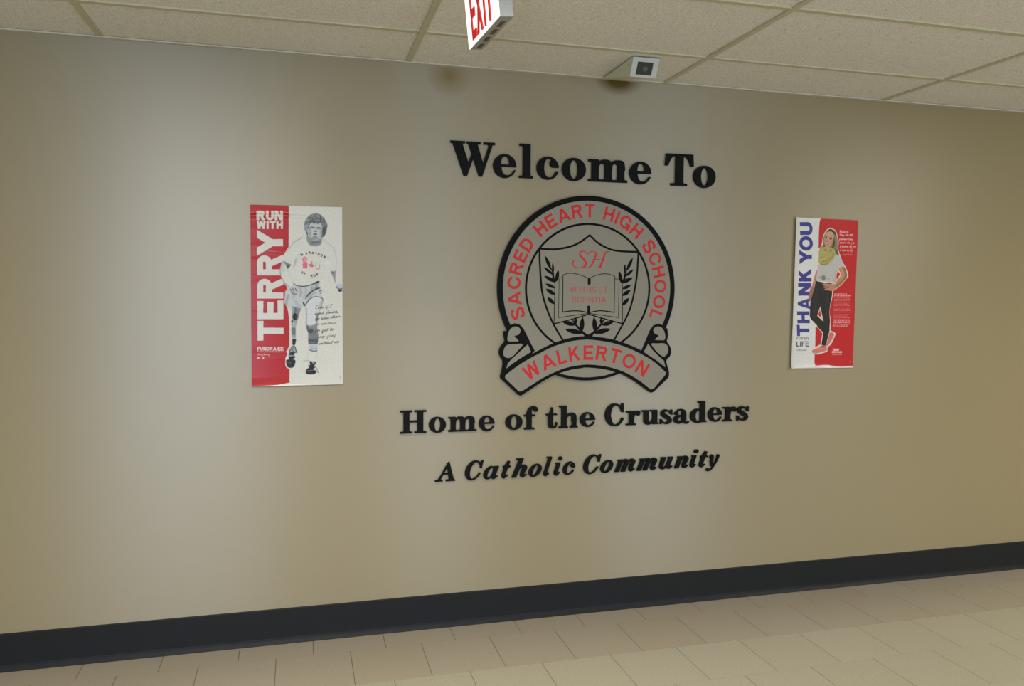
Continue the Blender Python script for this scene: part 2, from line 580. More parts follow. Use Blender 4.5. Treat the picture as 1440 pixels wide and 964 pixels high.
# ---- plain sans capitals, 1 unit high, y down; t = stroke
def sans(ch, t):
    q = t / 2

    def diag(x0, y0, x1, y1, k=1.0):
        h = q * k * math.hypot(x1 - x0, y1 - y0) / abs(y1 - y0)
        return [(x0 - h, y0), (x0 + h, y0), (x1 + h, y1), (x1 - h, y1)]

    def ring(x0, y0, x1, y1, sup=1.0):
        cx, cy, rx, ry = (x0 + x1) / 2, (y0 + y1) / 2, (x1 - x0) / 2, (y1 - y0) / 2
        return P(ell(cx, cy, rx, ry)) + N(ell(cx, cy, rx - t, ry - t * .95))

    def bowl(x0, y0, y1, x1):
        r = (y1 - y0) / 2
        o = [(x0, y0), (x1 - r, y0)] + ell(x1 - r, y0 + r, r, r, 14, -90, 90) + [(x0, y1)]
        ri = r - t * .95
        i = [(x0 + t, y0 + t * .95), (x1 - r, y0 + t * .95)] + ell(x1 - r, y0 + r, r - t, ri, 14, -90, 90) + [(x0 + t, y1 - t * .95)]
        return P(o) + N(i)

    if ch == 'A':
        return P(diag(.5, 0, q * 1.1, 1), diag(.5, 0, 1 - q * 1.1, 1), rect(.22, .62, .78, .62 + t * .9)), 1.0
    if ch == 'B':
        return bowl(0, 0, .5 + q / 2, .74) + bowl(0, .5 - q / 2, 1, .8), .8
    if ch == 'C':
        return ring(0, -.01, .94, 1.01) + N([(.55, .34), (1.2, .34), (1.2, .64), (.55, .64)], [(.47, .5), (1.2, .28), (1.2, .7)]), .90
    if ch == 'D':
        o = [(0, 0), (.36, 0)] + ell(.36, .5, .46, .5, 20, -90, 90) + [(0, 1)]
        i = [(t, t * .95), (.36, t * .95)] + ell(.36, .5, .46 - t, .5 - t * .95, 20, -90, 90) + [(t, 1 - t * .95)]
        return P(o) + N(i), .82
    if ch == 'E':
        return P(rect(0, 0, t, 1), rect(0, 0, .70, t * .95), rect(0, .5 - q, .66, .5 + q), rect(0, 1 - t * .95, .72, 1)), .72
    if ch == 'F':
        return P(rect(0, 0, t, 1), rect(0, 0, .68, t * .95), rect(0, .5 - q, .6, .5 + q)), .68
    if ch == 'G':
        return ring(0, -.01, .96, 1.01) + N([(.55, .34), (1.2, .34), (1.2, .52), (.55, .52)], [(.47, .5), (1.2, .26), (1.2, .55)]) + \
            P(rect(.52, .5, .95, .5 + t * .9), rect(.95 - t, .5, .95, .99)), .96
    if ch == 'H':
        return P(rect(0, 0, t, 1), rect(.8 - t, 0, .8, 1), rect(0, .48 - q, .8, .48 + q)), .8
    if ch == 'I':
        return P(rect(0, 0, t, 1)), t
    if ch == 'K':
        return P(rect(0, 0, t, 1), diag(.72 - q, 0, .05, .72, 1.0), diag(.33, .40, .80 - q, 1, 1.0)) + N(rect(-.6, -.1, 0, 1.1)) + P(rect(0, 0, t, 1)), .84
    if ch == 'L':
        return P(rect(0, 0, t, 1), rect(0, 1 - t * .95, .64, 1)), .64
    if ch == 'M':
        return P(rect(0, 0, t, 1), rect(.96 - t, 0, .96, 1), diag(q, 0, .48, 1, 1), diag(.96 - q, 0, .48, 1, 1)), .96
    if ch == 'N':
        return P(rect(0, 0, t, 1), rect(.8 - t, 0, .8, 1), diag(q, 0, .8 - q, 1, 1)), .8
    if ch == 'O':
        return ring(0, -.01, 1.0, 1.01), 1.0
    if ch == 'P':
        return P(rect(0, 0, t, 1)) + bowl(0, 0, .58, .74), .74
    if ch == 'R':
        return P(rect(0, 0, t, 1)) + bowl(0, 0, .56, .78) + P(diag(.46, .5, .80 - q, 1, 1.0)), .82
    if ch == 'S':
        return P(vstroke([(.70, .29, t), (.62, .11, t), (.38, .04 + q * .4, t), (.13, .14, t), (.10, .32, t), (.38, .48, t), (.64, .60, t), (.70, .78, t), (.56, .93, t), (.38, .96 - q * .4, t), (.14, .88, t), (.06, .68, t)], 6)), .78
    if ch == 'T':
        return P(rect(0, 0, .78, t * .95), rect(.39 - q, 0, .39 + q, 1)), .78
    if ch == 'U':
        o = [(0, 0), (t, 0), (t, .64)] + [(.39 - (.39 - t) * math.cos(a), .64 + (.36 - t * .95) * math.sin(a)) for a in np.linspace(0, math.pi, 14)] + [(.78 - t, 0), (.78, 0)] + \
            [(.39 + .39 * math.cos(a), .64 + .36 * math.sin(a)) for a in np.linspace(0, math.pi, 18)]
        return P(o), .78
    if ch == 'V':
        return P(diag(q * 1.1, 0, .45, 1), diag(.9 - q * 1.1, 0, .45, 1)), .9
    if ch == 'W':
        return P(diag(q * 1.1, 0, .29, 1), diag(.56, 0, .29, 1), diag(.56, 0, .83, 1), diag(1.12 - q * 1.1, 0, .83, 1)), 1.12
    if ch == 'X':
        return P(diag(q * 1.15, 0, .84 - q * 1.15, 1, 1.05), diag(.84 - q * 1.15, 0, q * 1.15, 1, 1.05)), .84
    if ch == 'Y':
        return P(diag(q * 1.1, 0, .43, .58), diag(.86 - q * 1.1, 0, .43, .58), rect(.43 - q, .5, .43 + q, 1)), .86
    return [], .34


def sans_line(text, t, gap=.13, word=.34):
    """list of (shape in line units), total width"""
    out, x = [], 0.0
    for ch in text:
        if ch == ' ':
            x += word
            continue
        s, wd = sans(ch, t)
        out.append([(sg, [(a + x, b) for a, b in r]) for sg, r in s])
        x += wd + gap
    return out, x - gap


# ---- joined handwriting: single strokes on an x-height of 1 (y up)
HW = {
    'a': ([[(.8, .85), (.4, 1), (.1, .5), (.3, .02), (.7, .5), (.85, .95), (.8, .2), (1.1, .1)]], 1.1),
    'b': ([[(.0, .3), (.4, 1.9), (.2, .2), (.5, .05), (.7, .5), (.4, .8)]], .9),
    'c': ([[(.7, .8), (.4, 1), (.1, .5), (.35, .02), (.8, .25)]], .85),
    'd': ([[(.7, .8), (.4, 1), (.1, .5), (.3, .02), (.7, .5), (.95, 1.9), (.8, .2), (1.05, .1)]], 1.1),
    'e': ([[(.05, .45), (.6, .65), (.45, 1), (.1, .6), (.3, .02), (.8, .25)]], .85),
    'f': ([[(.1, .5), (.6, 1.7), (.5, 1.9), (.3, .6), (.1, -.8), (.3, -.7), (.35, .1), (.7, .4)]], .75),
    'g': ([[(.8, .85), (.4, 1), (.1, .5), (.3, .05), (.7, .5), (.85, .95), (.6, -.6), (.3, -.9), (.3, -.5), (1.0, .3)]], 1.05),
    'h': ([[(.0, .2), (.4, 1.9), (.15, .0)], [(.2, .4), (.5, .95), (.65, .7), (.6, .15), (.95, .2)]], 1.0),
    'i': ([[(.0, .3), (.3, 1), (.25, .1), (.55, .3)], [(.38, 1.4), (.42, 1.5)]], .55),
    'k': ([[(.0, .2), (.4, 1.9), (.15, .0)], [(.7, .95), (.25, .5), (.8, .05)]], .9),
    'l': ([[(.0, .3), (.45, 1.85), (.25, .1), (.55, .25)]], .55),
    'm': ([[(.05, .9), (.1, .0)], [(.1, .5), (.4, .95), (.45, .0)], [(.45, .5), (.8, .95), (.85, .1), (1.15, .25)]], 1.2),
    'n': ([[(.05, .9), (.1, .0)], [(.1, .5), (.45, .95), (.55, .1), (.85, .25)]], .9),
    'o': ([[(.5, .95), (.1, .6), (.3, .02), (.7, .5), (.5, .95), (.9, .85)]], .9),
    'p': ([[(.2, 1), (.0, -.9)], [(.15, .6), (.5, 1), (.7, .6), (.4, .05), (.2, .2)], [(.6, .2), (1, .3)]], 1.0),
    'r': ([[(.05, .3), (.2, 1), (.4, .8), (.6, .9), (.5, .2), (.8, .2)]], .8),
    's': ([[(.0, .2), (.4, 1), (.55, .3), (.2, .02), (.7, .3)]], .7),
    't': ([[(.3, 1.6), (.2, .2), (.6, .2)], [(.0, 1.1), (.7, 1.2)]], .65),
    'u': ([[(.05, .95), (.1, .2), (.5, .2), (.65, .95), (.65, .15), (.95, .2)]], .95),
    'v': ([[(.0, .9), (.3, .05), (.65, .95), (.9, .8)]], .85),
    'w': ([[(.0, .9), (.2, .05), (.5, .8), (.75, .05), (1.05, .95), (1.25, .8)]], 1.2),
    'y': ([[(.05, .95), (.1, .3), (.5, .3), (.7, .95), (.45, -.6), (.2, -.8), (.3, -.4), (1.0, .3)]], 1.0),
    'x': ([[(.05, .9), (.7, .05)], [(.7, .95), (.05, .05)]], .8),
    'I': ([[(.1, 1.8), (.8, 1.85)], [(.45, 1.8), (.35, .0)], [(.0, .0), (.75, .05)]], 1.0),
    'E': ([[(.8, 1.8), (.1, 1.7), (.1, .1), (.8, .0)], [(.1, 1.0), (.6, 1.0)]], 1.0),
    'T': ([[(.0, 1.8), (1.0, 1.85)], [(.5, 1.8), (.4, .0)]], .9),
    'F': ([[(.8, 1.8), (.15, 1.75), (.1, .0)], [(.1, 1.0), (.6, 1.0)]], .9),
    "'": ([[(.1, 1.8), (.05, 1.4)]], .2), '.': ([[(.1, .0), (.15, .1)]], .3), ',': ([[(.15, .1), (.05, -.3)]], .3),
}


def script_line(text, wd):
    out, x = [], 0.0
    for ch in text:
        if ch == ' ':
            x += .8
            continue
        st, a = HW[ch]
        for s in st:
            out.append(vstroke([(px + x + py * .25, -py, wd) for px, py in s], 5, len(s) > 2))
        x += a
    return out, x
#>>SHAPES


# ------------------------------------------------------------------ flat shapes -> solid meshes through a constrained triangulation
def clean_ring(r, eps):
    out = []
    for p in r:
        if not out or math.hypot(p[0] - out[-1][0], p[1] - out[-1][1]) > eps:
            out.append(p)
    if len(out) > 1 and math.hypot(out[0][0] - out[-1][0], out[0][1] - out[-1][1]) <= eps:
        out.pop()
    return out


def partition(layers, eps=2e-5):
    """layers: list of (key, shape). Returns points and {key: triangles}; the last layer covering a triangle owns it."""
    vs, es = [], []
    for k, sh in layers:
        for s, r in sh:
            r = clean_ring(r, eps)
            if len(r) < 3:
                continue
            n = len(vs)
            vs += [Vector((p[0], p[1])) for p in r]
            es += [(n + i, n + (i + 1) % len(r)) for i in range(len(r))]
    V, E_, F_, _a, _b, _c = delaunay_2d_cdt(vs, es, [], 0, 1e-6)
    V = np.array([(p[0], p[1]) for p in V])
    T = np.array([f for f in F_ if len(f) == 3])
    cen = V[T].mean(1)
    own = np.full(len(T), -1)
    for i, (k, sh) in enumerate(layers):
        own[inside(sh, cen)] = i
    res = {}
    for i, (k, sh) in enumerate(layers):
        t = T[own == i]
        if len(t) and k is not None:
            res.setdefault(k, []).extend(map(tuple, t))
    return V, res


def slab(name, V, tris, y_back, y_front, material, parent=None):
    """solid on the wall: 2-D points are (x, z); front face at y_front"""
    ids = sorted({i for t in tris for i in t})
    mp = {i: k for k, i in enumerate(ids)}
    n = len(ids)
    verts = [(V[i][0], y_front, V[i][1]) for i in ids] + [(V[i][0], y_back, V[i][1]) for i in ids]
    faces, cnt = [], {}
    for t in tris:
        a, b, c = (mp[i] for i in t)
        pa, pb, pc = V[t[0]], V[t[1]], V[t[2]]
        if (pb[0] - pa[0]) * (pc[1] - pa[1]) - (pb[1] - pa[1]) * (pc[0] - pa[0]) < 0:
            b, c = c, b
        faces.append((a, b, c))
        faces.append((n + a, n + c, n + b))
        for e in ((a, b), (b, c), (c, a)):
            cnt[e] = cnt.get(e, 0) + 1
    for (a, b) in cnt:
        if (b, a) not in cnt:
            faces.append((b, a, n + a, n + b))
    return new_obj(name, verts, faces, material, parent)


# ------------------------------------------------------------------ the room
TH = 0.12
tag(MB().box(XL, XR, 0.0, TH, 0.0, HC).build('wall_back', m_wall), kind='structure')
tag(MB().box(XL, XR, YB, TH, -0.08, 0.0).build('floor', m_floor), kind='structure')
tag(MB().box(XL - TH, XL, YB, TH, 0.0, HC).build('wall_left', m_plain_wall), kind='structure')
tag(MB().box(XR, XR + TH, YB, TH, 0.0, HC).build('wall_right', m_plain_wall), kind='structure')
# opposite wall with three tall openings (behind the camera)
wf = MB()
ops = [(-2.75, -0.75), (0.82, 1.78), (3.62, 5.08)]
xs = [XL] + [q for o_ in ops for q in o_] + [XR]
for i in range(0, len(xs), 2):
    wf.box(xs[i], xs[i + 1], YB - TH, YB, 0.0, HC)
for a_, b_ in ops:
    wf.box(a_, b_, YB - TH, YB, 2.38, HC)
tag(wf.build('wall_front', m_plain_wall), kind='structure')

# ceiling: lay-in tiles on a T-bar grid
XC0, CT = -1.1288, 1.2192
runs = [-D1 - 0.6096 * k for k in range(0, 11)]
cross = [XC0 + CT * k for k in range(-4, 9)]
ceil_mb = MB()
edges_y = [0.0] + runs + [YB]
edges_x = [XL] + [c_ for c_ in cross if XL < c_ < XR] + [XR]
rnd = random.Random(5)
gy = 0.0125
for i in range(len(edges_y) - 1):
    for j in range(len(edges_x) - 1):
        dz = rnd.uniform(0.0, 0.0012)
        ceil_mb.box(edges_x[j] + 0.004, edges_x[j + 1] - 0.004, edges_y[i + 1] + 0.004, edges_y[i] - 0.004, HC + 0.004 + dz, HC + 0.02 + dz)
ceil = tag(ceil_mb.build('ceiling', m_tile), kind='structure')
tag(MB().box(XL, XR, YB, TH, HC + 0.021, HC + 0.10).build('slab_above_ceiling', m_plain_wall, ceil), kind='structure')
g = MB()
for y in runs:
    g.box(XL, XR, y - 0.012, y + 0.012, HC - 0.0005, HC + 0.012)
for x in cross:
    g.box(x - 0.012, x + 0.012, YB, -0.02, HC - 0.001, HC + 0.0118)
tag(g.build('ceiling_grid', m_grid, ceil), kind='structure')
tag(MB().box(XL, XR, -0.022, 0.0, HC - 0.003, HC + 0.003).build('trim_1', m_angle), kind='structure')

# rubber cove base along the wall
prof = [(0.0, 0.0), (-0.016, 0.0), (-0.0155, 0.003), (-0.011, 0.009), (-0.007, 0.016), (-0.005, 0.026), (-0.0045, 0.06), (-0.0045, HB - 0.004), (-0.003, HB - 0.001), (0.0, HB)]
bm_ = MB()
bm_.prism([(XL, y, z) for y, z in prof], (XR - XL, 0, 0))
tag(bm_.build('baseboard_back', m_base), kind='structure')

# ------------------------------------------------------------------ raised lettering on the wall
LT = 0.013                       # letter thickness


def place_letter(ch, shape, u0, u1, v0, v1, label, group):
    """u0..u1, v0..v1: where the letter's outline stands in the photo"""
    um, vm = (u0 + u1) / 2, (v0 + v1) / 2
    x0 = on_wall(u0, vm, -LT)[0]
    x1 = on_wall(u1, vm, -LT)[0]
    z1 = on_wall(um, v0, -LT)[1]
    z0 = on_wall(um, v1, -LT)[1]
    sh = fit(shape, x0, z1, x1, z0)
    V, res = partition([('a', sh)])
    cx = (x0 + x1) / 2
    o = slab('sign_letter', V - np.array((cx, z0)), res['a'], 0.0, -LT, m_letter)
    o.location = (cx, 0, z0)
    tag(o, label, 'letter', group)
    return o


WELCOME = [('W', 633.8, 696.3, 198.8, 247.4), ('e', 693.8, 726.3, 216.3, 250), ('l', 730.6, 749.9, 202, 250.2), ('c', 755.1, 786.2, 219.7, 252.4),
           ('o', 790.7, 824.2, 221.6, 254.4), ('m', 828, 882.7, 224.2, 255.7), ('e', 886.2, 916.2, 226.9, 259), ('T', 936, 975.8, 216.3, 261), ('o', 975.9, 1006.7, 232.7, 264)]
HOME = [('H', 563, 599.7, 577, 609), ('o', 603.4, 627.4, 586, 608.4), ('m', 630.8, 670.5, 585.4, 606.4), ('e', 673.8, 695.8, 584.3, 606.2),
        ('o', 711.1, 735, 582.6, 604.3), ('f', 737.4, 756.7, 571.1, 603.6), ('t', 768.1, 784.1, 572.8, 602.4), ('h', 786.4, 813, 570.2, 601.3), ('e', 816.1, 837.2, 579.4, 600.3),
        ('C', 851.5, 878.2, 567.2, 599.3), ('r', 881.3, 900.8, 577.4, 597.6), ('u', 902.6, 926.6, 576.4, 597), ('s', 929.1, 945.7, 575.6, 596.3), ('a', 948.2, 969.9, 574.9, 595.9),
        ('d', 971.7, 994, 563.9, 594.7), ('e', 996.6, 1015.7, 572.6, 593), ('r', 1017.2, 1035.9, 571.8, 592), ('s', 1037.1, 1053.1, 571, 591.4)]
CATH = [('A', 612, 640, 649.3, 676.6), ('C', 654.3, 680.3, 647.4, 675.1), ('a', 680.1, 702, 655.4, 673.6), ('t', 705.6, 718.8, 648.1, 672.5), ('h', 719.9, 741.8, 644.5, 671.2),
        ('o', 743.8, 762.2, 652.2, 670.3), ('l', 764.7, 776.8, 642.3, 669.3), ('i', 779.3, 791.4, 642, 668.5), ('c', 792.1, 809.2, 649.1, 667.4),
        ('C', 821, 846, 639.1, 666.3), ('o', 845, 862.8, 646.9, 664.7), ('m', 865.1, 893.9, 645.4, 663.2), ('m', 896, 924.5, 644, 661.5), ('u', 927.8, 947.1, 642.5, 659.7),
        ('n', 949.3, 968.7, 641, 658.3), ('i', 971.1, 982.8, 632, 657.1), ('t', 984, 995.9, 634.5, 656.8), ('y', 994, 1012.4, 638.9, 662.2)]


def letter_labels(words, style, where):
    out = []
    for wd in words:
        for i, ch in enumerate(wd):
            if len(wd) == 1:
                s = f'{style} capital {ch} standing alone'
            elif i == 0:
                s = f'{style} {"capital " if ch.isupper() else ""}{ch} that starts the word {wd}'
            elif i == len(wd) - 1:
                s = f'{style} {ch} that ends the word {wd}'
            else:
                s = f'{style} {ch} between {wd[i - 1]} and {wd[i + 1]} in {wd}'
            out.append(s + where)
    return out


for data, font, words, style, where, grp in (
        (WELCOME, G, ['Welcome', 'To'], 'large black serif letter', ', above the crest', 'letters of the welcome line'),
        (HOME, G, ['Home', 'of', 'the', 'Crusaders'], 'black upright serif letter', ', below the crest', 'letters of the team line'),
        (CATH, I, ['A', 'Catholic', 'Community'], 'black italic letter', ', lowest line', 'letters of the italic line')):
    for (ch, u0, u1, v0, v1), lb in zip(data, letter_labels(words, style, where)):
        place_letter(ch, font[ch], u0, u1, v0, v1, lb, grp)

# ------------------------------------------------------------------ school crest
YC0, YC1, YC2 = -0.0008, -0.018, -0.0195       # wall, face of the black board, face of the grey and red inlays


def cw(u, v):
    return on_wall(u, v, YC2)


def z1(pts):      # zoom crops of the photo -> wall coordinates
    return [cw(690 + x / 6.886, 270 + y / 6.886) for x, y in pts]


def z2(pts):
    return [cw(820 + x / 6.886, 270 + y / 6.886) for x, y in pts]


def z3(pts):
    return [cw(690 + x / 6.029, 400 + y / 6.029) for x, y in pts]


def z4(pts):
    return [cw(820 + x / 6.029, 400 + y / 6.029) for x, y in pts]


def z5(pts):
    return [cw(760 + x / 6.429, 330 + y / 6.429) for x, y in pts]


cl, cr_, ct_, cb_ = cw(700.0, 405), cw(948.8, 409), cw(825, 274.8), cw(828, 534.7)
CCX, CCZ = (cl[0] + cr_[0]) / 2, (ct_[1] + cb_[1]) / 2
CRX, CRZ = (cr_[0] - cl[0]) / 2, (ct_[1] - cb_[1]) / 2


def cring(f, n=160):
    return ell(CCX, CCZ, CRX * f, CRZ * f, n)


sil_l = z3(crom([(118, 395), (113, 420), (122, 482), (92, 520), (75, 575), (88, 618), (108, 655), (98, 735)], 5))
sil_l += z3([(85, 775), (88, 795), (240, 938), (256, 941)]) + z3(crom([(265, 937), (340, 888), (440, 822), (545, 765)], 6))
sil_r = z4(crom([(320, 752), (420, 805), (500, 860), (562, 905)], 6)) + z4([(580, 916), (600, 908), (722, 790), (730, 772)])
sil_r += z4(crom([(730, 740), (708, 645), (738, 605), (747, 555), (732, 512), (712, 480), (722, 430), (715, 370)], 5))
board = P(cring(1.0), sil_l + sil_r, sil_l + [cw(760, 470)], sil_r + [cw(890, 470)])
V, res = partition([('a', board)])
crest = empty('school_crest', (CCX, 0, CCZ))
tag(crest, 'round black and grey school crest with red lettering and a scroll banner', 'crest')
slab('backboard', V, res['a'], YC0, YC1, m_crest_black, crest)

BAN_T = z3([(122, 775)]) + z3(crom([(122, 772), (180, 725), (280, 655), (400, 590), (520, 530), (640, 490), (740, 471), (838, 465)], 5)) + \
    z4(crom([(5, 465), (100, 470), (240, 492), (370, 532), (500, 592), (610, 660), (700, 742)], 5))
BAN_B = z4([(704, 756), (600, 880)]) + z4(crom([(575, 887), (560, 877), (480, 815), (380, 755), (290, 718), (200, 694), (100, 680), (0, 676)], 5)) + \
    z3(crom([(838, 675), (740, 684), (640, 705), (540, 742), (440, 792), (340, 855), (265, 902)], 5)) + z3([(240, 905), (125, 795)])
banner_poly = BAN_T + BAN_B
# black outline of the banner: the band a little larger
BLK_T = z3(crom([(98, 755), (120, 735), (180, 690), (280, 625), (400, 560), (520, 500), (640, 460), (740, 441), (838, 436)], 5)) + \
    z4(crom([(5, 436), (100, 441), (240, 461), (370, 501), (500, 560), (610, 628), (715, 710)], 5))
BLK_B = z4(crom([(745, 790), (600, 925), (562, 902), (480, 842), (380, 783), (290, 746), (200, 722), (100, 707), (0, 703)], 4)) + \
    z3(crom([(838, 703), (740, 712), (640, 733), (540, 768), (440, 818), (340, 884), (265, 930)], 4)) + z3([(225, 925), (80, 790)])
banner_black = BLK_T + BLK_B

L = []
L.append(('ring', P(cring(0.945))))
L.append((None, P(cring(0.709))))
L.append(('roundel', P(cring(0.685))))
# shield
sh_l = z5(crom([(2, 400), (10, 480), (30, 580), (72, 705), (130, 830), (205, 955)], 5))
sh_r = z5(crom([(668, 950), (780, 740), (830, 600), (868, 400), (880, 260), (884, 165)], 5))
sh_top = z2(crom([(530, 578), (440, 576), (350, 570), (260, 552), (150, 495), (66, 417)], 5)) + z1(crom([(958, 417), (880, 475), (800, 517), (700, 543), (600, 553), (478, 547)], 5))
shield_ring = sh_r + sh_top + z1([(474, 650), (482, 800)]) + sh_l
L.append(('shield', P(shield_ring)))


def add_stroke(key, pts_world, wd):
    L.append((key, P(pstroke(clean_ring(pts_world, 1e-4), wd))))


def zs(fn, pts, k=5):
    return fn(crom(pts, k)) if len(pts) > 2 else fn(pts)


MM = 0.0036          # about one photo pixel on the crest
for ln in (sh_l, z5(crom([(664, 955), (780, 740), (830, 600), (868, 400), (880, 260), (886, 150)], 5)), sh_top[:26], sh_top[25:], z1([(474, 545), (474, 650), (482, 800), (497, 965)])):
    add_stroke(None, ln, 2.6 * MM)
L.append((None, P(z2([(66, 408), (88, 432), (66, 432), (44, 432)]))))
# laurel branches
LV_L = [((40, 185), (94, 312), 30), ((110, 248), (116, 345), 20), ((27, 290), (118, 362), 26), ((163, 315), (140, 428), 34), ((30, 370), (140, 428), 34),
        ((44, 440), (132, 480), 30), ((48, 487), (130, 540), 36), ((62, 563), (124, 624), 36)]
LV_R = [((836, 205), (780, 322), 30), ((765, 263), (762, 348), 20), ((843, 310), (768, 376), 26), ((711, 325), (733, 434), 34), ((838, 385), (735, 436), 34),
        ((819, 455), (742, 488), 30), ((816, 498), (742, 549), 36), ((800, 570), (745, 634), 36)]
LV_LB = [((222, 855), (378, 888), 46), ((382, 738), (368, 885), 44), ((196, 785), (318, 815), 40), ((322, 750), (314, 812), 30)]
LV_RB = [((638, 850), (490, 888), 46), ((484, 738), (497, 885), 44), ((664, 785), (556, 815), 40), ((546, 750), (556, 812), 30)]
for key, lv in (('laurel_branch_a', LV_L), ('laurel_branch_b', LV_R), ('laurel_sprig_a', LV_LB), ('laurel_sprig_b', LV_RB)):
    for tp, bs, wd in lv:
        L.append((key, P(z5(leaf(tp, bs, wd)))))
L.append(('laurel_branch_a', P(z5(vstroke([(92, 295, 8), (112, 345, 12), (122, 400, 16), (142, 432, 20)])), z5([(105, 345), (122, 345), (128, 432), (108, 425)]))))
L.append(('laurel_sprig_a', P(z5(vstroke([(290, 770, 10), (330, 825, 18), (380, 880, 22), (430, 918, 26)])))))
L.append(('laurel_branch_b', P(z5(vstroke([(782, 310, 8), (768, 355, 12), (755, 400, 16), (733, 438, 20)])), z5([(770, 350), (755, 350), (748, 438), (768, 432)]))))
L.append(('laurel_sprig_b', P(z5(vstroke([(575, 770, 10), (535, 825, 18), (485, 880, 22), (432, 918, 26)])), z5([(385, 880), (435, 900), (485, 880), (465, 935), (400, 935)]))))
# open book
cover = [(130, 432), (170, 400), (172, 386), (205, 386), (205, 360), (672, 372), (672, 398), (712, 398), (712, 430), (742, 442), (743, 806), (437, 722), (122, 806)]
L.append(('book', P(z5(cover))))
for pts, wd in (([(131, 432), (123, 806)], 1.0), ([(169, 388), (164, 746)], 0.8), ([(169, 388), (205, 388)], 0.8), ([(204, 362), (202, 698)], 1.1), ([(672, 372), (667, 702)], 1.0),
                ([(711, 398), (705, 748)], 0.8), ([(672, 399), (712, 399)], 0.8), ([(743, 442), (742, 806)], 1.0)):
    add_stroke(None, z5(pts), wd * MM)
for pts, wd in (([(204, 362), (250, 348), (310, 350), (380, 370), (440, 396)], 0.9), ([(440, 396), (490, 370), (560, 353), (620, 355), (673, 374)], 0.9),
                ([(202, 697), (300, 686), (370, 690), (436, 704)], 1.4), ([(436, 704), (500, 690), (560, 686), (667, 700)], 1.4),
                ([(163, 748), (300, 728), (436, 710)], 0.9), ([(436, 710), (570, 728), (706, 748)], 0.9), ([(122, 804), (280, 764), (437, 718)], 1.6), ([(437, 718), (590, 762), (744, 804)], 1.6)):
    add_stroke(None, zs(z5, pts), wd * MM)
L.append((None, P(z5([(428, 386), (440, 395), (455, 386), (454, 450), (428, 450)]), z5([(424, 640), (449, 640), (449, 706), (437, 716), (424, 706)]))))
# banner and its rolled ends
L.append((None, P(banner_black)))
L.append((None, P(z3([(120, 480), (110, 420), (150, 350), (205, 326), (250, 340), (282, 378), (345, 505), (375, 560), (300, 640), (105, 740), (95, 640), (75, 580), (95, 520)]))))
L.append((None, P(z4([(712, 490), (722, 420), (690, 350), (640, 329), (595, 345), (565, 385), (492, 560), (540, 640), (725, 745), (735, 640), (747, 570), (735, 510)]))))
L.append(('roll_a', P(z3(crom([(148, 478), (144, 440), (158, 390), (185, 362), (218, 355), (246, 370), (252, 398), (236, 424), (202, 435), (222, 458), (236, 479), (200, 481)], 4, True)),
                      z3(crom([(108, 575), (122, 528), (155, 506), (215, 503), (272, 505), (235, 555), (180, 612), (140, 620), (114, 605)], 4, True)),
                      z3([(133, 712), (145, 668), (180, 628), (240, 575), (290, 528), (316, 505), (342, 570), (250, 625), (180, 672)]))))
L.append(('roll_b', P(z4(crom([(690, 468), (696, 430), (680, 380), (650, 356), (612, 362), (596, 385), (606, 412), (642, 432), (622, 452), (612, 468), (650, 470)], 4, True)),
                      z4(crom([(580, 500), (630, 498), (690, 498), (718, 525), (720, 570), (700, 602), (676, 608), (640, 582), (604, 545)], 4, True)),
                      z4([(514, 570), (552, 500), (590, 555), (640, 605), (685, 645), (698, 700), (620, 640)]))))
L.append(('ring', P(z3(crom([(582, 752), (640, 733), (740, 712), (838, 703)], 5) + [(838, 786)] + crom([(838, 786), (740, 782), (650, 768), (582, 752)], 5)),
                    z4([(0, 703)] + crom([(0, 703), (100, 707), (190, 722), (272, 742)], 5) + crom([(272, 742), (180, 770), (80, 783), (0, 786)], 5)))))
L.append(('banner', P(banner_poly)))
# red lettering
def arc_text(text, cx, cz, rx, rz, cap, a_start, a_end, t, key, gap=.14, word=.40, up=True):
    """letters of height cap (in units of the radius) standing on the ellipse; angles in degrees, clockwise from a_start to a_end at the letter centres"""
    gl, wt = sans_line(text, t, gap, word)
    cen = [((min(p[0] for s, r in g_ if s for p in r)) + (max(p[0] for s, r in g_ if s for p in r))) / 2 for g_ in gl]
    words_ = [k for k, wd_ in enumerate(text.split()) for _ in wd_]
    for g_, c_, wk in zip(gl, cen, words_):
        a = math.radians(a_start + (a_end - a_start) * (c_ - cen[0]) / (cen[-1] - cen[0]))
        ca, sa = math.cos(a), math.sin(a)
        bx, bz = cx + rx * ca, cz + rz * sa
        # tangent (clockwise) and outward normal
        L.append((key + (str(wk) if ' ' in text else ''), [(s, [(bx + ((px - c_) * sa + (1 - py) * ca) * cap, bz + (-(px - c_) * ca + (1 - py) * sa) * cap) for px, py in r]) for s, r in g_]))


arc_text('SACRED HEART HIGH SCHOOL', CCX, CCZ, CRX * .757, CRZ * .766, CRZ * .145, 198.6, -19.6, .20, 'ring_lettering', .17, .55)
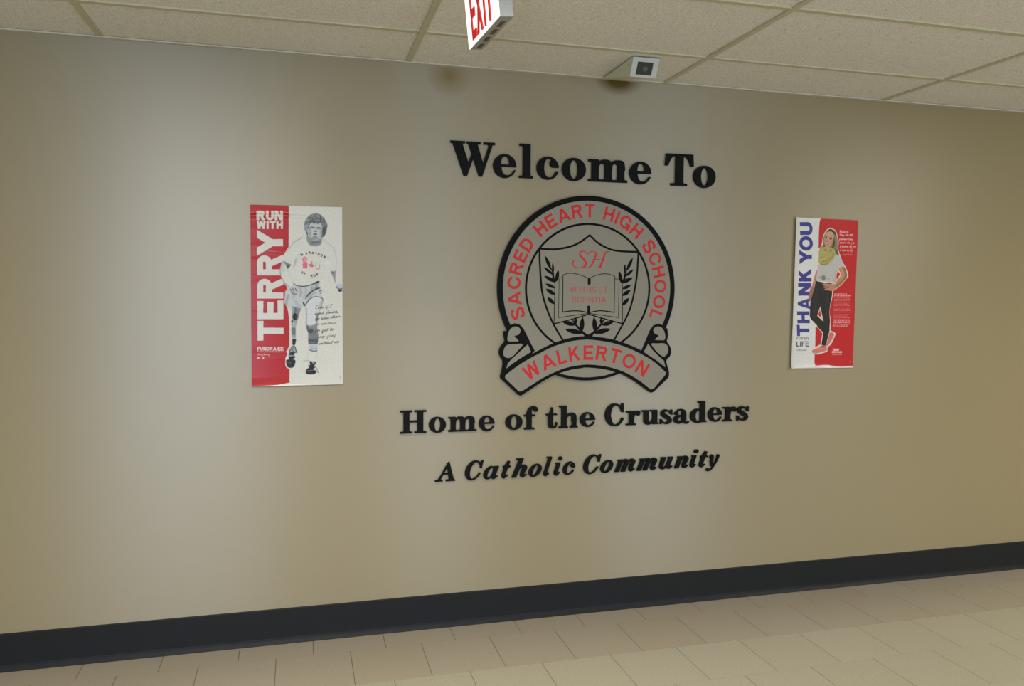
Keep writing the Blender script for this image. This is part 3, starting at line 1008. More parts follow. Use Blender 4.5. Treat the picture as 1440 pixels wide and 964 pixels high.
# WALKERTON: centre of the banner's arc from three of its points
p1, p2, p3 = (np.array(cw(690 + 345 / 6.029, 400 + 802 / 6.029)), np.array(cw(829.5, 400 + 637 / 6.029)), np.array(cw(820 + 512 / 6.029, 400 + 789 / 6.029)))
A_ = np.array([p2 - p1, p3 - p1]) * 2
BC = np.linalg.solve(A_, np.array([p2 @ p2 - p1 @ p1, p3 @ p3 - p1 @ p1]))
BR = float(np.linalg.norm(p1 - BC))
wl = np.array(cw(690 + 338 / 6.029, 400 + 713 / 6.029)) - BC
wr = np.array(cw(820 + 500 / 6.029, 400 + 711 / 6.029)) - BC
arc_text('WALKERTON', BC[0], BC[1], BR, BR, CRZ * .158, math.degrees(math.atan2(wl[1], wl[0])), math.degrees(math.atan2(wr[1], wr[0])), .19, 'banner_lettering', .17)
for text, (xa, xb, ya, yb) in (('VIRTUS ET', (264, 608, 470, 522)), ('SCIENTIA', (286, 596, 560, 611))):
    gl, wt = sans_line(text, .115, .16, .42)
    for g_ in gl:
        L.append(('motto_lettering', [(s, z5([(xa + px / wt * (xb - xa), ya + py * (yb - ya) + (px / wt - .5) * 4) for px, py in r])) for s, r in g_]))
for st in ([(418, 172, 10), (398, 150, 8), (368, 150, 10), (356, 178, 15), (384, 212, 18), (410, 250, 18), (398, 286, 14), (350, 300, 8), (306, 286, 9), (292, 255, 12), (302, 234, 10), (322, 226, 6)],
           [(424, 186, 6), (436, 164, 9), (462, 152, 8), (500, 156, 8)], [(512, 156, 15), (496, 196, 17), (474, 252, 16), (446, 292, 10), (412, 296, 9), (384, 272, 6)],
           [(628, 162, 6), (606, 150, 8), (584, 172, 14), (562, 232, 17), (536, 300, 17)], [(466, 226, 8), (520, 224, 9), (585, 230, 8)], [(512, 300, 7), (530, 296, 8), (552, 300, 6)]):
    L.append(('monogram', P(z5(vstroke(st)))))
V, res = partition(L)
names = {'laurel_branch_a': 'laurel_branch', 'laurel_branch_b': 'laurel_branch', 'laurel_sprig_a': 'laurel_sprig', 'laurel_sprig_b': 'laurel_sprig', 'ring_lettering0': 'ring_lettering', 'ring_lettering1': 'ring_lettering',
         'ring_lettering2': 'ring_lettering', 'ring_lettering3': 'ring_lettering', 'motto_lettering': 'motto_lettering', 'roll_a': 'banner_roll', 'roll_b': 'banner_roll'}
made = {}
for key in ('ring', 'roundel', 'shield', 'laurel_branch_a', 'laurel_branch_b', 'laurel_sprig_a', 'laurel_sprig_b', 'book', 'banner', 'roll_a', 'roll_b', 'ring_lettering0', 'ring_lettering1', 'ring_lettering2', 'ring_lettering3', 'banner_lettering', 'motto_lettering', 'monogram'):
    red = 'lettering' in key or key == 'monogram'
    m_ = m_crest_red if red else m_crest_black if key.startswith('laurel') else m_crest_grey
    par = 'ring' if key.startswith('ring_l') else {'banner_lettering': 'banner', 'motto_lettering': 'book', 'monogram': 'shield'}.get(key)
    made[key] = slab(names.get(key, key), V, res[key], YC1, YC2, m_, made[par] if par else crest)

# ------------------------------------------------------------------ posters
#<<POSTER
class Canvas:
    """a print laid out in photo pixels inside the quad TL, TR, BR, BL"""
    def __init__(self, quad, nx, ny, color):
        self.q = [np.array(p, float) for p in quad]
        self.nx, self.ny = nx, ny
        s, t = np.meshgrid(np.linspace(0, 1, nx), np.linspace(0, 1, ny))
        TL, TR, BR, BL = self.q
        self.px = (TL * ((1 - s) * (1 - t))[..., None] + TR * (s * (1 - t))[..., None] + BR * (s * t)[..., None] + BL * ((1 - s) * t)[..., None])
        self.s, self.t = s, t
        self.img = np.empty((ny, nx, 3))
        self.img[:] = color

    def mask(self, shape, blur=0.0):
        ax = np.array([p for s, r in shape if s for p in r])
        lo, hi = ax.min(0) - 3 * blur - 1, ax.max(0) + 3 * blur + 1
        P_ = self.px
        sel = (P_[..., 0] > lo[0]) & (P_[..., 0] < hi[0]) & (P_[..., 1] > lo[1]) & (P_[..., 1] < hi[1])
        rows, cols = np.nonzero(sel.any(1))[0], np.nonzero(sel.any(0))[0]
        if not len(rows):
            return None
        r0, r1, c0, c1 = rows[0], rows[-1] + 1, cols[0], cols[-1] + 1
        sub = P_[r0:r1, c0:c1].reshape(-1, 2)
        acc = np.zeros(len(sub))
        d = 0.085
        for ox, oy in ((-d, -d), (d, -d), (-d, d), (d, d)):
            acc += inside(shape, sub + (ox, oy))
        m = (acc / 4).reshape(r1 - r0, c1 - c0)
        if blur > 0:
            sg = blur * 3.0
            k = np.arange(-int(3 * sg) - 1, int(3 * sg) + 2)
            g_ = np.exp(-k * k / (2 * sg * sg))
            g_ /= g_.sum()
            pad = len(k) // 2
            m = np.pad(m, pad)
            m = np.apply_along_axis(lambda v_: np.convolve(v_, g_, 'same'), 0, m)
            m = np.apply_along_axis(lambda v_: np.convolve(v_, g_, 'same'), 1, m)
            m = m[pad:-pad, pad:-pad]
        return (slice(r0, r1), slice(c0, c1)), m

    def fill(self, shape, color, blur=0.0, alpha=1.0, clip=None):
        if shape and not isinstance(shape[0][1], list):
            shape = P(shape)
        q = self.mask(shape, blur)
        if q is None:
            return
        sl, m = q
        m = m * alpha
        if clip is not None:
            m = m * clip[sl]
        self.img[sl] = self.img[sl] * (1 - m[..., None]) + np.array(color, float) * m[..., None]

    def full(self, shape):
        out = np.zeros((self.ny, self.nx))
        q = self.mask(P(shape) if not isinstance(shape[0][1], list) else shape)
        out[q[0]] = q[1]
        return out

    def speckle(self, clip, amp, seed, size=2):
        r = np.random.RandomState(seed).randn(self.ny // size + 2, self.nx // size + 2)
        r = np.kron(r, np.ones((size, size)))[:self.ny, :self.nx]
        r = (r + np.roll(r, 1, 0) + np.roll(r, 1, 1)) / 3
        self.img += (r * amp * clip)[..., None]


def zz(ox, oy, k):
    return lambda pts: [(ox + p[0] / k, oy + p[1] / k) + tuple(q / k for q in p[2:]) for p in pts]


def grey(v):
    v = 222 * (v / 240) ** 1.25
    return (v, v, v * .985)


Q1 = [(352, 287.4), (481.2, 291), (482.2, 539.8), (354.2, 543)]
PAPER = (204, 199, 187)
RED = (172, 4, 6)
c1 = Canvas(Q1, 390, 760, PAPER)
a = zz(344, 280, 12.05)       # crops of the photo this was read from
bz = zz(410, 285, 12.05)
cz = zz(344, 350, 12.05)
dz_ = zz(410, 350, 12.05)
ez = zz(344, 420, 12.05)
fz = zz(410, 415, 12.05)
hz = zz(344, 470, 12.05)
kz = zz(410, 470, 12.05)
# red panel, its right edge notched by the runner's cut-out
red = [(351, 286)] + a([(738, 90), (735, 800), (650, 935)]) + cz([(700, 5), (645, 95), (640, 140), (590, 330), (600, 430), (650, 560), (710, 635), (712, 680), (735, 715), (710, 880), (690, 960)]) + \
    ez([(690, 110), (712, 130), (735, 260), (748, 420), (750, 600), (748, 790), (700, 880)]) + hz([(750, 225), (690, 285), (715, 320), (680, 400), (680, 520), (700, 560), (750, 585), (752, 812), (560, 850), (430, 862), (300, 880)]) + [(354, 544), (351, 544)]
c1.fill(red, RED)
panel = c1.full(red)
# big vertical word and the two lines above it
for text, (x0, x1, y0, y1), t in (('RUN', (198, 640, 190, 352), .27), ('WITH', (200, 640, 365, 498), .27)):
    gl, wt = sans_line(text, t, .07)
    for g_ in gl:
        c1.fill([(s, a([(x0 + px / wt * (x1 - x0), y0 + py * (y1 - y0)) for px, py in r])) for s, r in g_], PAPER)
for ch, (ya, yb) in (('Y', (322.5, 358.5)), ('R', (356.8, 386.2)), ('R', (389.5, 418.8)), ('E', (421.3, 447.8)), ('T', (450.2, 478))):
    s_, wd = sans(ch, .24)
    c1.fill([(s, [(361 + (py) * 36.2 + (ya - 322) * .006, yb - px / wd * (yb - ya)) for px, py in r]) for s, r in s_], PAPER)
gl, wt = sans_line('FUNDRAISE', .24, .08)
for g_ in gl:
    c1.fill([(s, hz([(215 + px / wt * 435, 205 + py * 62) for px, py in r])) for s, r in g_], PAPER, .12)
gl, wt = sans_line('FOR CANCER RESEARCH', .2, .12)
for g_ in gl:
    c1.fill([(s, hz([(215 + px / wt * 435, 272 + py * 24) for px, py in r])) for s, r in g_], PAPER, .12, .8)
lines, wt = script_line('terryfox.org', .34)
for r in lines:
    c1.fill(P(hz([(215 + px / wt * 205, 345 + py * 18) for px, py in r])), PAPER, .1, .85)
c1.fill(P(hz(rect(216, 378, 254, 412))), PAPER)
c1.fill(P(hz(rect(238, 388, 244, 412)), hz(rect(232, 396, 250, 400))), RED)
c1.fill(P(hz(crom([(284, 382), (300, 392), (310, 378), (326, 384), (322, 400), (305, 414), (286, 410), (296, 402)], 4, True))), PAPER)
# ---- the runner (black and white photograph)
OUT = (205, 206, 198)
thin = lambda fn, pts, wd, v, bl=.25, al=1.0: c1.fill(P(vstroke(fn([(x_, y_, wd) for x_, y_ in pts]))), grey(v), bl, al)
# neck
c1.fill(P(bz(crom([(250, 560), (262, 660), (310, 708), (385, 732), (450, 722), (490, 690), (508, 640), (490, 590), (380, 560)], 4, True))), grey(160), .35)
c1.fill(P(bz(ell(395, 655, 75, 28))), grey(118), .9, .8)
c1.fill(P(bz(ell(330, 690, 50, 20))), grey(140), .8, .6)
# face
face = bz(crom([(272, 420), (285, 360), (340, 338), (420, 340), (505, 360), (520, 450), (503, 550), (470, 608), (420, 640), (365, 640), (312, 600), (276, 530)], 5, True))
c1.fill(P(face), grey(205), .3)
fclip = c1.full(face)
c1.fill(P(bz(ell(400, 610, 85, 40))), grey(168), 1.0, .8, fclip)
c1.fill(P(bz(ell(290, 500, 30, 90))), grey(165), 1.0, .8, fclip)
c1.fill(P(bz(ell(505, 500, 28, 90))), grey(160), 1.0, .8, fclip)
c1.fill(P(bz(ell(345, 412, 44, 14))), grey(128), .45, .95)
c1.fill(P(bz(ell(452, 422, 44, 15))), grey(112), .45, .95)
c1.fill(P(bz(ell(300, 420, 22, 16))), grey(160), .5, .7)
c1.fill(P(bz([(395, 400), (425, 405), (415, 470), (380, 470)])), grey(190), .5, .6)
c1.fill(P(bz(ell(396, 477, 30, 9))), grey(105), .35)
c1.fill(P(bz(ell(392, 525, 36, 12))), grey(100), .35)
c1.fill(P(bz(ell(395, 545, 30, 8))), grey(205), .4, .8)
c1.fill(P(bz(ell(388, 568, 34, 8))), grey(112), .4)
c1.fill(P(bz(ell(340, 600, 30, 12))), grey(120), .8, .6, fclip)
# hair
hair = bz(crom([(208, 400), (205, 350), (228, 290), (275, 222), (335, 188), (400, 175), (468, 192), (535, 240), (572, 300), (602, 370), (592, 440), (578, 505), (542, 562), (500, 590), (506, 520), (518, 440), (503, 375),
                 (470, 340), (440, 362), (405, 338), (372, 352), (335, 330), (300, 360), (278, 420), (258, 470), (268, 520), (262, 560), (240, 500), (212, 450)], 4, True))
c1.fill(P(hair), grey(138), .35)
hclip = c1.full(hair)
rr = random.Random(3)
for i in range(150):
    x_, y_ = rr.uniform(205, 600), rr.uniform(175, 580)
    c1.fill(P(bz(ell(x_, y_, rr.uniform(8, 22), rr.uniform(6, 16), 10))), grey(rr.choice((92, 105, 150, 172, 186))), .25, .7, hclip)
c1.fill(P(bz(ell(540, 480, 35, 80))), grey(78), .8, .7, hclip)
c1.fill(P(bz(ell(485, 260, 14, 60))), grey(82), .5, .7, hclip)
c1.fill(P(bz(ell(400, 320, 90, 22))), grey(110), .8, .6, hclip)
c1.fill(P(bz(ell(235, 400, 28, 30))), (160, 168, 190), .9, .7, hclip)
c1.fill(P(bz(ell(252, 520, 16, 40))), grey(92), .5, .9, hclip)
c1.fill(P(bz(ell(245, 450, 20, 26))), grey(178), .5, .8)
# shoulders, sleeves and arms
thin(bz, [(235, 545), (120, 600), (0, 668)], 12, 196)
thin(a, [(960, 650), (860, 700), (790, 760), (745, 830), (690, 900)], 12, 188)
thin(bz, [(508, 605), (600, 665), (700, 758), (740, 830)], 12, 196)
thin(dz_, [(700, 0), (745, 110), (760, 230), (750, 350)], 14, 208, .5)
c1.fill(P(dz_(ell(610, 225, 60, 30))), (205, 210, 222), 1.2, .8)
thin(dz_, [(70, 150), (45, 215), (30, 290)], 14, 178, .4)
thin(dz_, [(105, 60), (85, 150), (60, 260)], 30, 214, .9)
c1.fill(P(cz([(650, 190), (780, 255), (745, 290), (718, 330), (690, 270), (645, 215)])), grey(150), .4)
c1.fill(P(cz([(700, 262), (782, 258), (742, 292), (720, 335)])), grey(92), .4, .9)
thin(cz, [(650, 195), (600, 300), (600, 420), (655, 540), (740, 630)], 14, 168, .3)
thin(cz, [(720, 330), (760, 430), (800, 520), (830, 575)], 26, 212, .9)
thin(cz, [(860, 150), (845, 230), (820, 310)], 12, 186, .5)
c1.fill(P(cz(ell(640, 300, 30, 90))), grey(208), .9, .8)
# shirt hem and shorts
shorts = dz_([(20, 575), (80, 612), (180, 626), (280, 612), (375, 575), (470, 545), (480, 640), (520, 830), (400, 790), (330, 815), (265, 880), (215, 950), (190, 985), (60, 1000), (-60, 990), (-140, 900), (-120, 700), (-40, 640)])
c1.fill(P(shorts), grey(208), .5)
sclip = c1.full(shorts)
for pts, wd, v in (([(120, 640), (150, 720), (120, 800)], 40, 178), ([(220, 640), (240, 720), (200, 800)], 30, 182), ([(330, 620), (340, 690), (280, 760)], 40, 160), ([(400, 580), (420, 620), (380, 660)], 40, 150),
                   ([(60, 650), (40, 740), (0, 830)], 26, 178), ([(-60, 760), (-90, 850), (-100, 940)], 40, 168), ([(40, 860), (100, 940), (150, 985)], 40, 186)):
    c1.fill(P(vstroke(dz_([(x_, y_, wd) for x_, y_ in pts]))), grey(v), .9, .8, sclip)
c1.fill(P(vstroke(dz_([(18, 568, 8), (80, 608, 12), (180, 622, 16), (280, 608, 14), (370, 575, 18), (430, 552, 36), (470, 538, 6)]))), grey(66), .25)
c1.fill(P(vstroke(dz_([(218, 836, 8), (260, 780, 22), (310, 730, 18), (380, 680, 20), (440, 655, 26), (480, 652, 8)]))), grey(78), .3)
c1.fill(P(vstroke(dz_([(240, 860, 6), (300, 800, 14), (370, 740, 10), (420, 720, 6)]))), grey(160), .4)
c1.fill(P(vstroke(dz_([(212, 960, 8), (265, 880, 20), (330, 818, 18), (400, 794, 10), (470, 806, 12), (520, 842, 16), (505, 930, 10), (495, 1000, 8)]))), grey(98), .3)
c1.fill(P(dz_([(172, 880), (200, 900), (222, 935), (208, 960), (190, 930)])), grey(38), .3)
c1.fill(P(vstroke(dz_([(455, 705, 8), (490, 690, 22), (510, 680, 8)]))), grey(108), .3)
c1.fill(P(dz_(ell(490, 738, 14, 10)), dz_(ell(520, 715, 8, 6))), grey(130), .3)
# hand on the hip
c1.fill(P(cz([(750, 640), (830, 630), (890, 700), (880, 760), (800, 760), (760, 700)])), grey(196), .4)
for pts in ([(760, 665), (785, 700), (800, 740)], [(800, 655), (822, 695), (830, 735)], [(845, 650), (865, 690), (885, 720)], [(780, 720), (820, 750), (870, 752)]):
    thin(cz, pts, 12, 98, .2)
# left arm (right side of the picture): forearm, wrist band, fist
c1.fill(P(dz_([(655, 358), (700, 372), (752, 348), (745, 430), (738, 500), (752, 565), (735, 555), (700, 470)])), grey(164), .45)
c1.fill(P(dz_([(660, 362), (705, 375), (700, 440), (690, 420)])), grey(120), .5, .8)
c1.fill(P(dz_(crom([(755, 590), (800, 580), (858, 590), (858, 680), (800, 690), (765, 650)], 4, True))), (176, 180, 190), .3)
c1.fill(P(dz_([(755, 610), (775, 640), (800, 660), (858, 650), (858, 668), (800, 680), (762, 650)])), grey(108), .3)
c1.fill(P(dz_([(785, 682), (858, 676), (858, 700), (815, 715), (790, 700)])), grey(48), .25)
# writing and flag print on the shirt
for ch, x_, y_, ang in (('M', 160, 82, -28), ('A', 240, 62, -10), ('R', 297, 54, -3), ('A', 352, 58, 2), ('T', 406, 68, 8), ('H', 450, 80, 14), ('O', 503, 98, 22), ('N', 553, 126, 30),
                        ('O', 168, 388, 35), ('F', 212, 410, 22), ('H', 328, 446, -6), ('O', 380, 438, -12), ('P', 428, 420, -20)):
    s_, wd = sans(ch, .26)
    ca, sa = math.cos(math.radians(ang)), math.sin(math.radians(ang))
    hgt = 44 if ch not in 'M' else 46
    c1.fill([(s, dz_([(x_ + ((px - wd / 2) * .9 * ca - (py - .5) * sa) * hgt, y_ + ((px - wd / 2) * .9 * sa + (py - .5) * ca) * hgt) for px, py in r])) for s, r in s_], grey(92), .15)
PINK = (206, 98, 118)
c1.fill(P(dz_([(172, 160), (200, 125), (225, 118), (240, 160), (262, 150), (240, 200), (262, 235), (255, 322), (172, 316), (185, 290), (172, 260), (188, 225), (175, 190)])), PINK, .3)
c1.fill(P(dz_(ell(215, 180, 20, 40))), (232, 190, 190), .8, .5)
c1.fill(P(dz_([(285, 245), (318, 240), (325, 195), (340, 200), (345, 250), (378, 265), (350, 298), (320, 300), (290, 275)])), PINK, .3)
c1.fill(P(dz_([(322, 195), (345, 195), (345, 240), (325, 240)])), grey(185), .4, .7)
thin(dz_, [(400, 215), (405, 290), (430, 325)], 14, 178, .35)
thin(dz_, [(455, 235), (468, 290), (445, 330)], 14, 178, .35)
c1.fill(P(dz_([(392, 315), (420, 330), (475, 315), (445, 360), (430, 345)])), (214, 130, 146), .4, .85)
# artificial leg, sock and shoe (left in the picture)
legp = ez([(785, 108), (850, 125), (942, 148), (925, 220), (902, 290), (880, 380), (852, 480), (850, 560), (852, 660), (795, 662), (786, 560), (784, 380), (788, 250), (792, 150)])
c1.fill(P(legp), grey(172), .35)
lclip = c1.full(legp)
c1.fill(P(ez([(835, 120), (868, 130), (870, 220), (835, 220)])), (88, 96, 122), .4, .95, lclip)
c1.fill(P(ez([(870, 150), (942, 150), (925, 220), (880, 330)])), grey(140), .7, .8, lclip)
c1.fill(P(ez(ell(842, 290, 38, 62))), grey(30), .45)
c1.fill(P(ez(ell(878, 300, 18, 40))), grey(98), .6, .8)
c1.fill(P(ez(ell(796, 370, 14, 24))), grey(70), .4)
c1.fill(P(ez(ell(830, 430, 40, 50))), grey(190), .8, .7, lclip)
c1.fill(P(ez([(786, 480), (852, 480), (852, 655), (795, 660)])), grey(128), .5, .9)
c1.fill(P(ez([(790, 600), (852, 600), (852, 650), (795, 655)])), (150, 156, 168), .4, .8)
c1.fill(P(ez(rect(800, 650, 856, 672))), grey(196), .3)
c1.fill(P(ez([(796, 675), (862, 672), (855, 730), (840, 775), (800, 775)])), grey(46), .3)
c1.fill(P(hz(crom([(800, 185), (840, 195), (860, 260), (880, 300), (850, 320), (760, 320), (745, 270), (775, 220)], 4, True))), grey(172), .35)
for pts, wd, v in (([(800, 190), (840, 200), (862, 270), (880, 305)], 14, 84), ([(790, 200), (765, 250), (745, 285)], 14, 92), ([(815, 215), (800, 260), (820, 290)], 12, 110), ([(750, 290), (800, 300), (850, 292)], 16, 60)):
    thin(hz, pts, wd, v, .25)
c1.fill(P(hz([(748, 305), (840, 300), (835, 350), (842, 385), (830, 425), (740, 425), (735, 370)])), grey(40), .3)
c1.fill(P(hz([(725, 330), (770, 345), (832, 340), (838, 360), (760, 372), (722, 350)])), (140, 152, 158), .35, .9)
c1.fill(P(hz(ell(845, 330, 20, 12)), hz(ell(835, 410, 24, 12)), hz(ell(715, 405, 16, 22)), hz(ell(728, 375, 12, 10))), grey(236), .3)
c1.fill(P(hz(crom([(698, 428), (770, 422), (845, 430), (842, 500), (815, 550), (765, 562), (720, 545), (700, 500)], 4, True))), grey(42), .3)
c1.fill(P(hz(ell(750, 470, 36, 12))), (86, 98, 104), .6, .8)
# leg on the right
leg = fz([(225, 180), (300, 60), (380, 15), (470, 25), (520, 70), (500, 170), (480, 240), (445, 320), (432, 430), (430, 560), (445, 660), (445, 740), (432, 822), (275, 822), (268, 720), (272, 640), (245, 560), (225, 460), (232, 320)])
c1.fill(P(leg), grey(220), .4)
lc = c1.full(leg)
c1.fill(P(fz([(225, 190), (250, 190), (250, 470), (225, 470)])), grey(172), .7, .9, lc)
c1.fill(P(fz([(420, 300), (450, 300), (440, 460), (395, 420)])), grey(120), .7, .9, lc)
c1.fill(P(fz([(470, 100), (510, 60), (490, 230), (450, 320)])), grey(185), .9, .8, lc)
c1.fill(P(fz([(225, 440), (260, 500), (330, 500), (420, 470), (440, 560), (445, 660), (270, 660), (240, 560)])), grey(150), .8, .95, lc)
c1.fill(P(fz(ell(320, 600, 50, 40))), grey(84), .9, .9, lc)
c1.fill(P(fz(ell(260, 560, 22, 60))), grey(105), .7, .8, lc)
c1.fill(P(fz(ell(395, 610, 40, 50))), grey(140), .9, .8, lc)
c1.fill(P(fz(ell(310, 470, 50, 22))), grey(224), .8, .8, lc)
c1.fill(P(fz([(268, 640), (446, 640), (446, 822), (270, 822)])), grey(136), .6, .95, lc)
c1.fill(P(fz([(270, 740), (446, 730), (440, 822), (272, 822)])), grey(98), .7, .9, lc)
thin(fz, [(285, 790), (330, 800), (380, 790), (420, 800)], 10, 150, .4)
c1.fill(P(fz([(280, 822), (434, 818), (432, 930), (292, 922)])), (176, 182, 192), .35)
thin(fz, [(300, 840), (360, 858), (420, 846)], 10, 200, .3)
thin(fz, [(320, 880), (380, 895), (425, 880)], 8, 160, .3)
c1.fill(P(vstroke(fz([(290, 915, 10), (330, 932, 14), (380, 938, 12), (428, 930, 12)]))), grey(80), .25)
thin(kz, [(265, 280), (255, 380), (262, 430)], 8, 208, .4)
thin(kz, [(435, 290), (435, 420)], 8, 212, .4)
thin(kz, [(370, 380), (430, 372)], 8, 175, .3)
thin(kz, [(185, 455), (240, 440), (280, 436)], 10, 168, .4)
c1.fill(P(kz(crom([(292, 450), (330, 455), (400, 455), (395, 500), (370, 530), (390, 560), (350, 585), (300, 580), (285, 545), (305, 510)], 4, True))), grey(48), .3)
c1.fill(P(kz(ell(362, 470, 24, 20))), grey(176), .35)
c1.fill(P(kz(ell(285, 522, 14, 10))), grey(60), .3)
c1.fill(P(kz(crom([(235, 660), (240, 600), (270, 570), (330, 580), (400, 605), (410, 640), (380, 665), (310, 675)], 4, True))), grey(44), .3)
c1.fill(P(kz([(260, 605), (330, 600), (380, 612), (330, 622), (265, 625)])), grey(140), .4, .8)
c1.fill(P(kz(ell(385, 585, 22, 20))), grey(222), .4, .9)
thin(kz, [(380, 530), (415, 570), (430, 620), (448, 655)], 10, 120, .3)
c1.fill(P(kz(ell(200, 620, 60, 20))), grey(205), 1.5, .5)
# hand-written words
for text, x0, x1, y0, dy in (('Even if I', 395, 680, 222, -24), ('dont finish,', 378, 785, 322, -36), ('we need others', 392, 820, 412, -44), ('to continue.', 400, 760, 505, -36),
                             ('Its got to', 375, 705, 622, -36), ('keep going', 425, 750, 722, -36), ('without me', 460, 800, 832, -36)):
    ls, wt = script_line(text, .26)
    k_ = (x1 - x0) / wt
    faint = .55 if text.startswith(('to c', 'keep')) else .85
    for r in ls:
        c1.fill(P(fz([(x0 + px * k_, y0 + py * 29 + dy * px / wt) for px, py in r])), grey(78), .1, faint)
c1.fill(P(kz(ell(820, 722, 5, 12, 12))), grey(120), .3)
photo = np.maximum(0, 1 - panel)
c1.speckle(photo, 3.2, 11, 3)
#>>POSTER

#<<POSTER2
Q2 = [(1118.6, 305.3), (1207.3, 309.6), (1199.2, 516.6), (1111.2, 517.6)]
PAPER2 = (216, 211, 200)
RED2 = (192, 30, 30)
NAVY = (62, 58, 128)
c2 = Canvas(Q2, 300, 690, PAPER2)
a = zz(1105, 300, 16.07)
bz = zz(1150, 300, 16.07)
az2 = zz(1105, 350, 16.07)
b2 = zz(1150, 350, 16.07)
a3 = zz(1105, 405, 16.07)
b3 = zz(1150, 405, 16.07)
a4 = zz(1105, 460, 16.07)
b4 = zz(1150, 460, 16.07)
redp = a([(790, 112), (765, 160), (750, 300), (735, 780), (730, 900)]) + a3([(690, 600), (675, 850), (668, 960)]) + a4([(660, 440), (648, 620), (640, 800), (660, 870)]) + b4([(-30, 868), (100, 850), (240, 848), (330, 868), (500, 885), (690, 870), (820, 868)]) + [(1212, 515), (1212, 300), (1156, 300)]
c2.fill(redp, RED2)
# white edge around the printed figure
edge = bz(crom([(0, 800), (70, 735), (92, 640), (110, 540), (140, 450), (200, 362), (270, 318), (340, 338), (412, 405), (448, 520), (468, 640), (458, 760), (488, 900)], 4)) + \
    b2(crom([(500, 120), (560, 280), (640, 420), (692, 600), (640, 670), (540, 790), (430, 880), (335, 945)], 4)) + \
    b3(crom([(345, 60), (335, 150), (296, 330), (262, 520), (290, 720), (285, 900)], 4)) + b4(crom([(285, 70), (350, 95), (398, 135), (385, 190), (300, 370), (215, 445)], 4)) + \
    b4(crom([(215, 480), (205, 545), (120, 575), (10, 612)], 4)) + a4(crom([(720, 610), (640, 600), (580, 580), (568, 530), (600, 490), (660, 455), (720, 410), (775, 385)], 4)) + \
    a4([(800, 270), (825, 130), (740, 30), (690, -20)]) + a3([(650, 850), (545, 720), (525, 640), (545, 290), (505, 220), (545, 0)]) + az2([(600, 600), (690, 400), (700, 150)])
c2.fill(P(edge), (226, 210, 196), .06)
# vertical words, navy
for ch, (ya, yb), x0, wd_ in (('U', (312, 330), 1125.2, 17.6), ('O', (331.5, 351.8), 1124.4, 18.6), ('Y', (350.5, 370.6), 1124.4, 17.4), ('K', (377, 395), 1123.4, 17.6), ('N', (397, 414.8), 1122.8, 17.8),
                              ('A', (418.2, 434.2), 1122.2, 17.6), ('H', (437, 453.8), 1121.4, 17.2), ('T', (456, 472), 1121, 17.2)):
    s_, w_ = sans(ch, .25)
    c2.fill([(s, [(x0 + py * wd_ - (px / w_) * .6, yb - px / w_ * (yb - ya)) for px, py in r]) for s, r in s_], NAVY, .08)
for text, (x0, x1, y0, y1), t, col in (('FOR MY', (245, 525, 218, 275), .15, (58, 54, 66)), ('LIFE', (240, 522, 312, 430), .2, (60, 58, 92)), ('FUNDRAISE', (228, 468, 497, 528), .2, (120, 112, 116))):
    gl, wt = sans_line(text, t, .14, .4)
    for g_ in gl:
        c2.fill([(s, a4([(x0 + px / wt * (x1 - x0), y0 + py * (y1 - y0)) for px, py in r])) for s, r in g_], col, .1)
c2.fill(P(a4(rect(222, 545, 470, 552))), (190, 120, 110), .15, .7)
rr = random.Random(9)
x_ = 222
while x_ < 395:
    d_ = rr.uniform(5, 14)
    c2.fill(P(a4(rect(x_, 592, x_ + d_, 606))), (118, 112, 112), .2, .75)
    x_ += d_ + 5
c2.fill(P(a4(rect(226, 648, 242, 672)), a4(crom([(278, 660), (290, 656), (302, 645), (300, 664), (282, 674)], 4, True))), (92, 88, 92), .1)
# ---- the printed figure
SKIN = (196, 146, 116)
c2.fill(P(bz(crom([(40, 790), (110, 700), (115, 580), (150, 470), (210, 380), (275, 345), (340, 365), (400, 430), (432, 530), (448, 640), (440, 760), (465, 880), (480, 960), (400, 960), (150, 960), (60, 860)], 4, True))), (124, 108, 82), .15)
c2.fill(P(bz(crom([(210, 385), (275, 348), (345, 370), (405, 440), (415, 520), (350, 430), (280, 400), (225, 410)], 4, True))), (58, 46, 34), .35, .9)
c2.fill(P(bz(vstroke([(395, 480, 60), (420, 640, 60), (425, 780, 60), (440, 930, 60)]))), (142, 124, 92), .5, .8)
c2.fill(P(bz(vstroke([(352, 560, 30), (358, 660, 44), (320, 760, 50), (280, 850, 34)]))), (70, 54, 40), .5, .9)
c2.fill(P(bz(vstroke([(135, 690, 20), (160, 760, 36), (165, 840, 34)]))), (84, 64, 46), .5, .9)
c2.fill(P(bz([(180, 700), (330, 700), (300, 800), (240, 850), (190, 800)])), (160, 112, 86), .5)
fc = bz(crom([(150, 520), (185, 440), (250, 400), (320, 415), (360, 480), (352, 580), (320, 680), (250, 750), (195, 752), (150, 690), (132, 610)], 4, True))
c2.fill(P(fc), SKIN, .2)
fcl = c2.full(fc)
c2.fill(P(bz(ell(250, 440, 80, 34))), (206, 156, 112), .6, .8, fcl)
c2.fill(P(bz(ell(160, 620, 26, 60))), (188, 124, 104), .8, .7, fcl)
c2.fill(P(bz(ell(320, 630, 26, 60))), (188, 128, 104), .8, .7, fcl)
c2.fill(P(bz(ell(184, 536, 24, 15))), (66, 48, 38), .25)
c2.fill(P(bz(ell(288, 565, 28, 15))), (66, 48, 38), .25)
c2.fill(P(bz(vstroke([(150, 512, 8), (185, 505, 10), (212, 518, 6)])), bz(vstroke([(262, 532, 6), (295, 530, 10), (325, 548, 6)]))), (120, 86, 64), .25, .8)
c2.fill(P(bz(vstroke([(222, 545, 8), (212, 600, 12), (200, 622, 14)]))), (170, 118, 92), .35, .8)
c2.fill(P(bz(ell(204, 626, 20, 7))), (140, 90, 70), .3, .8)
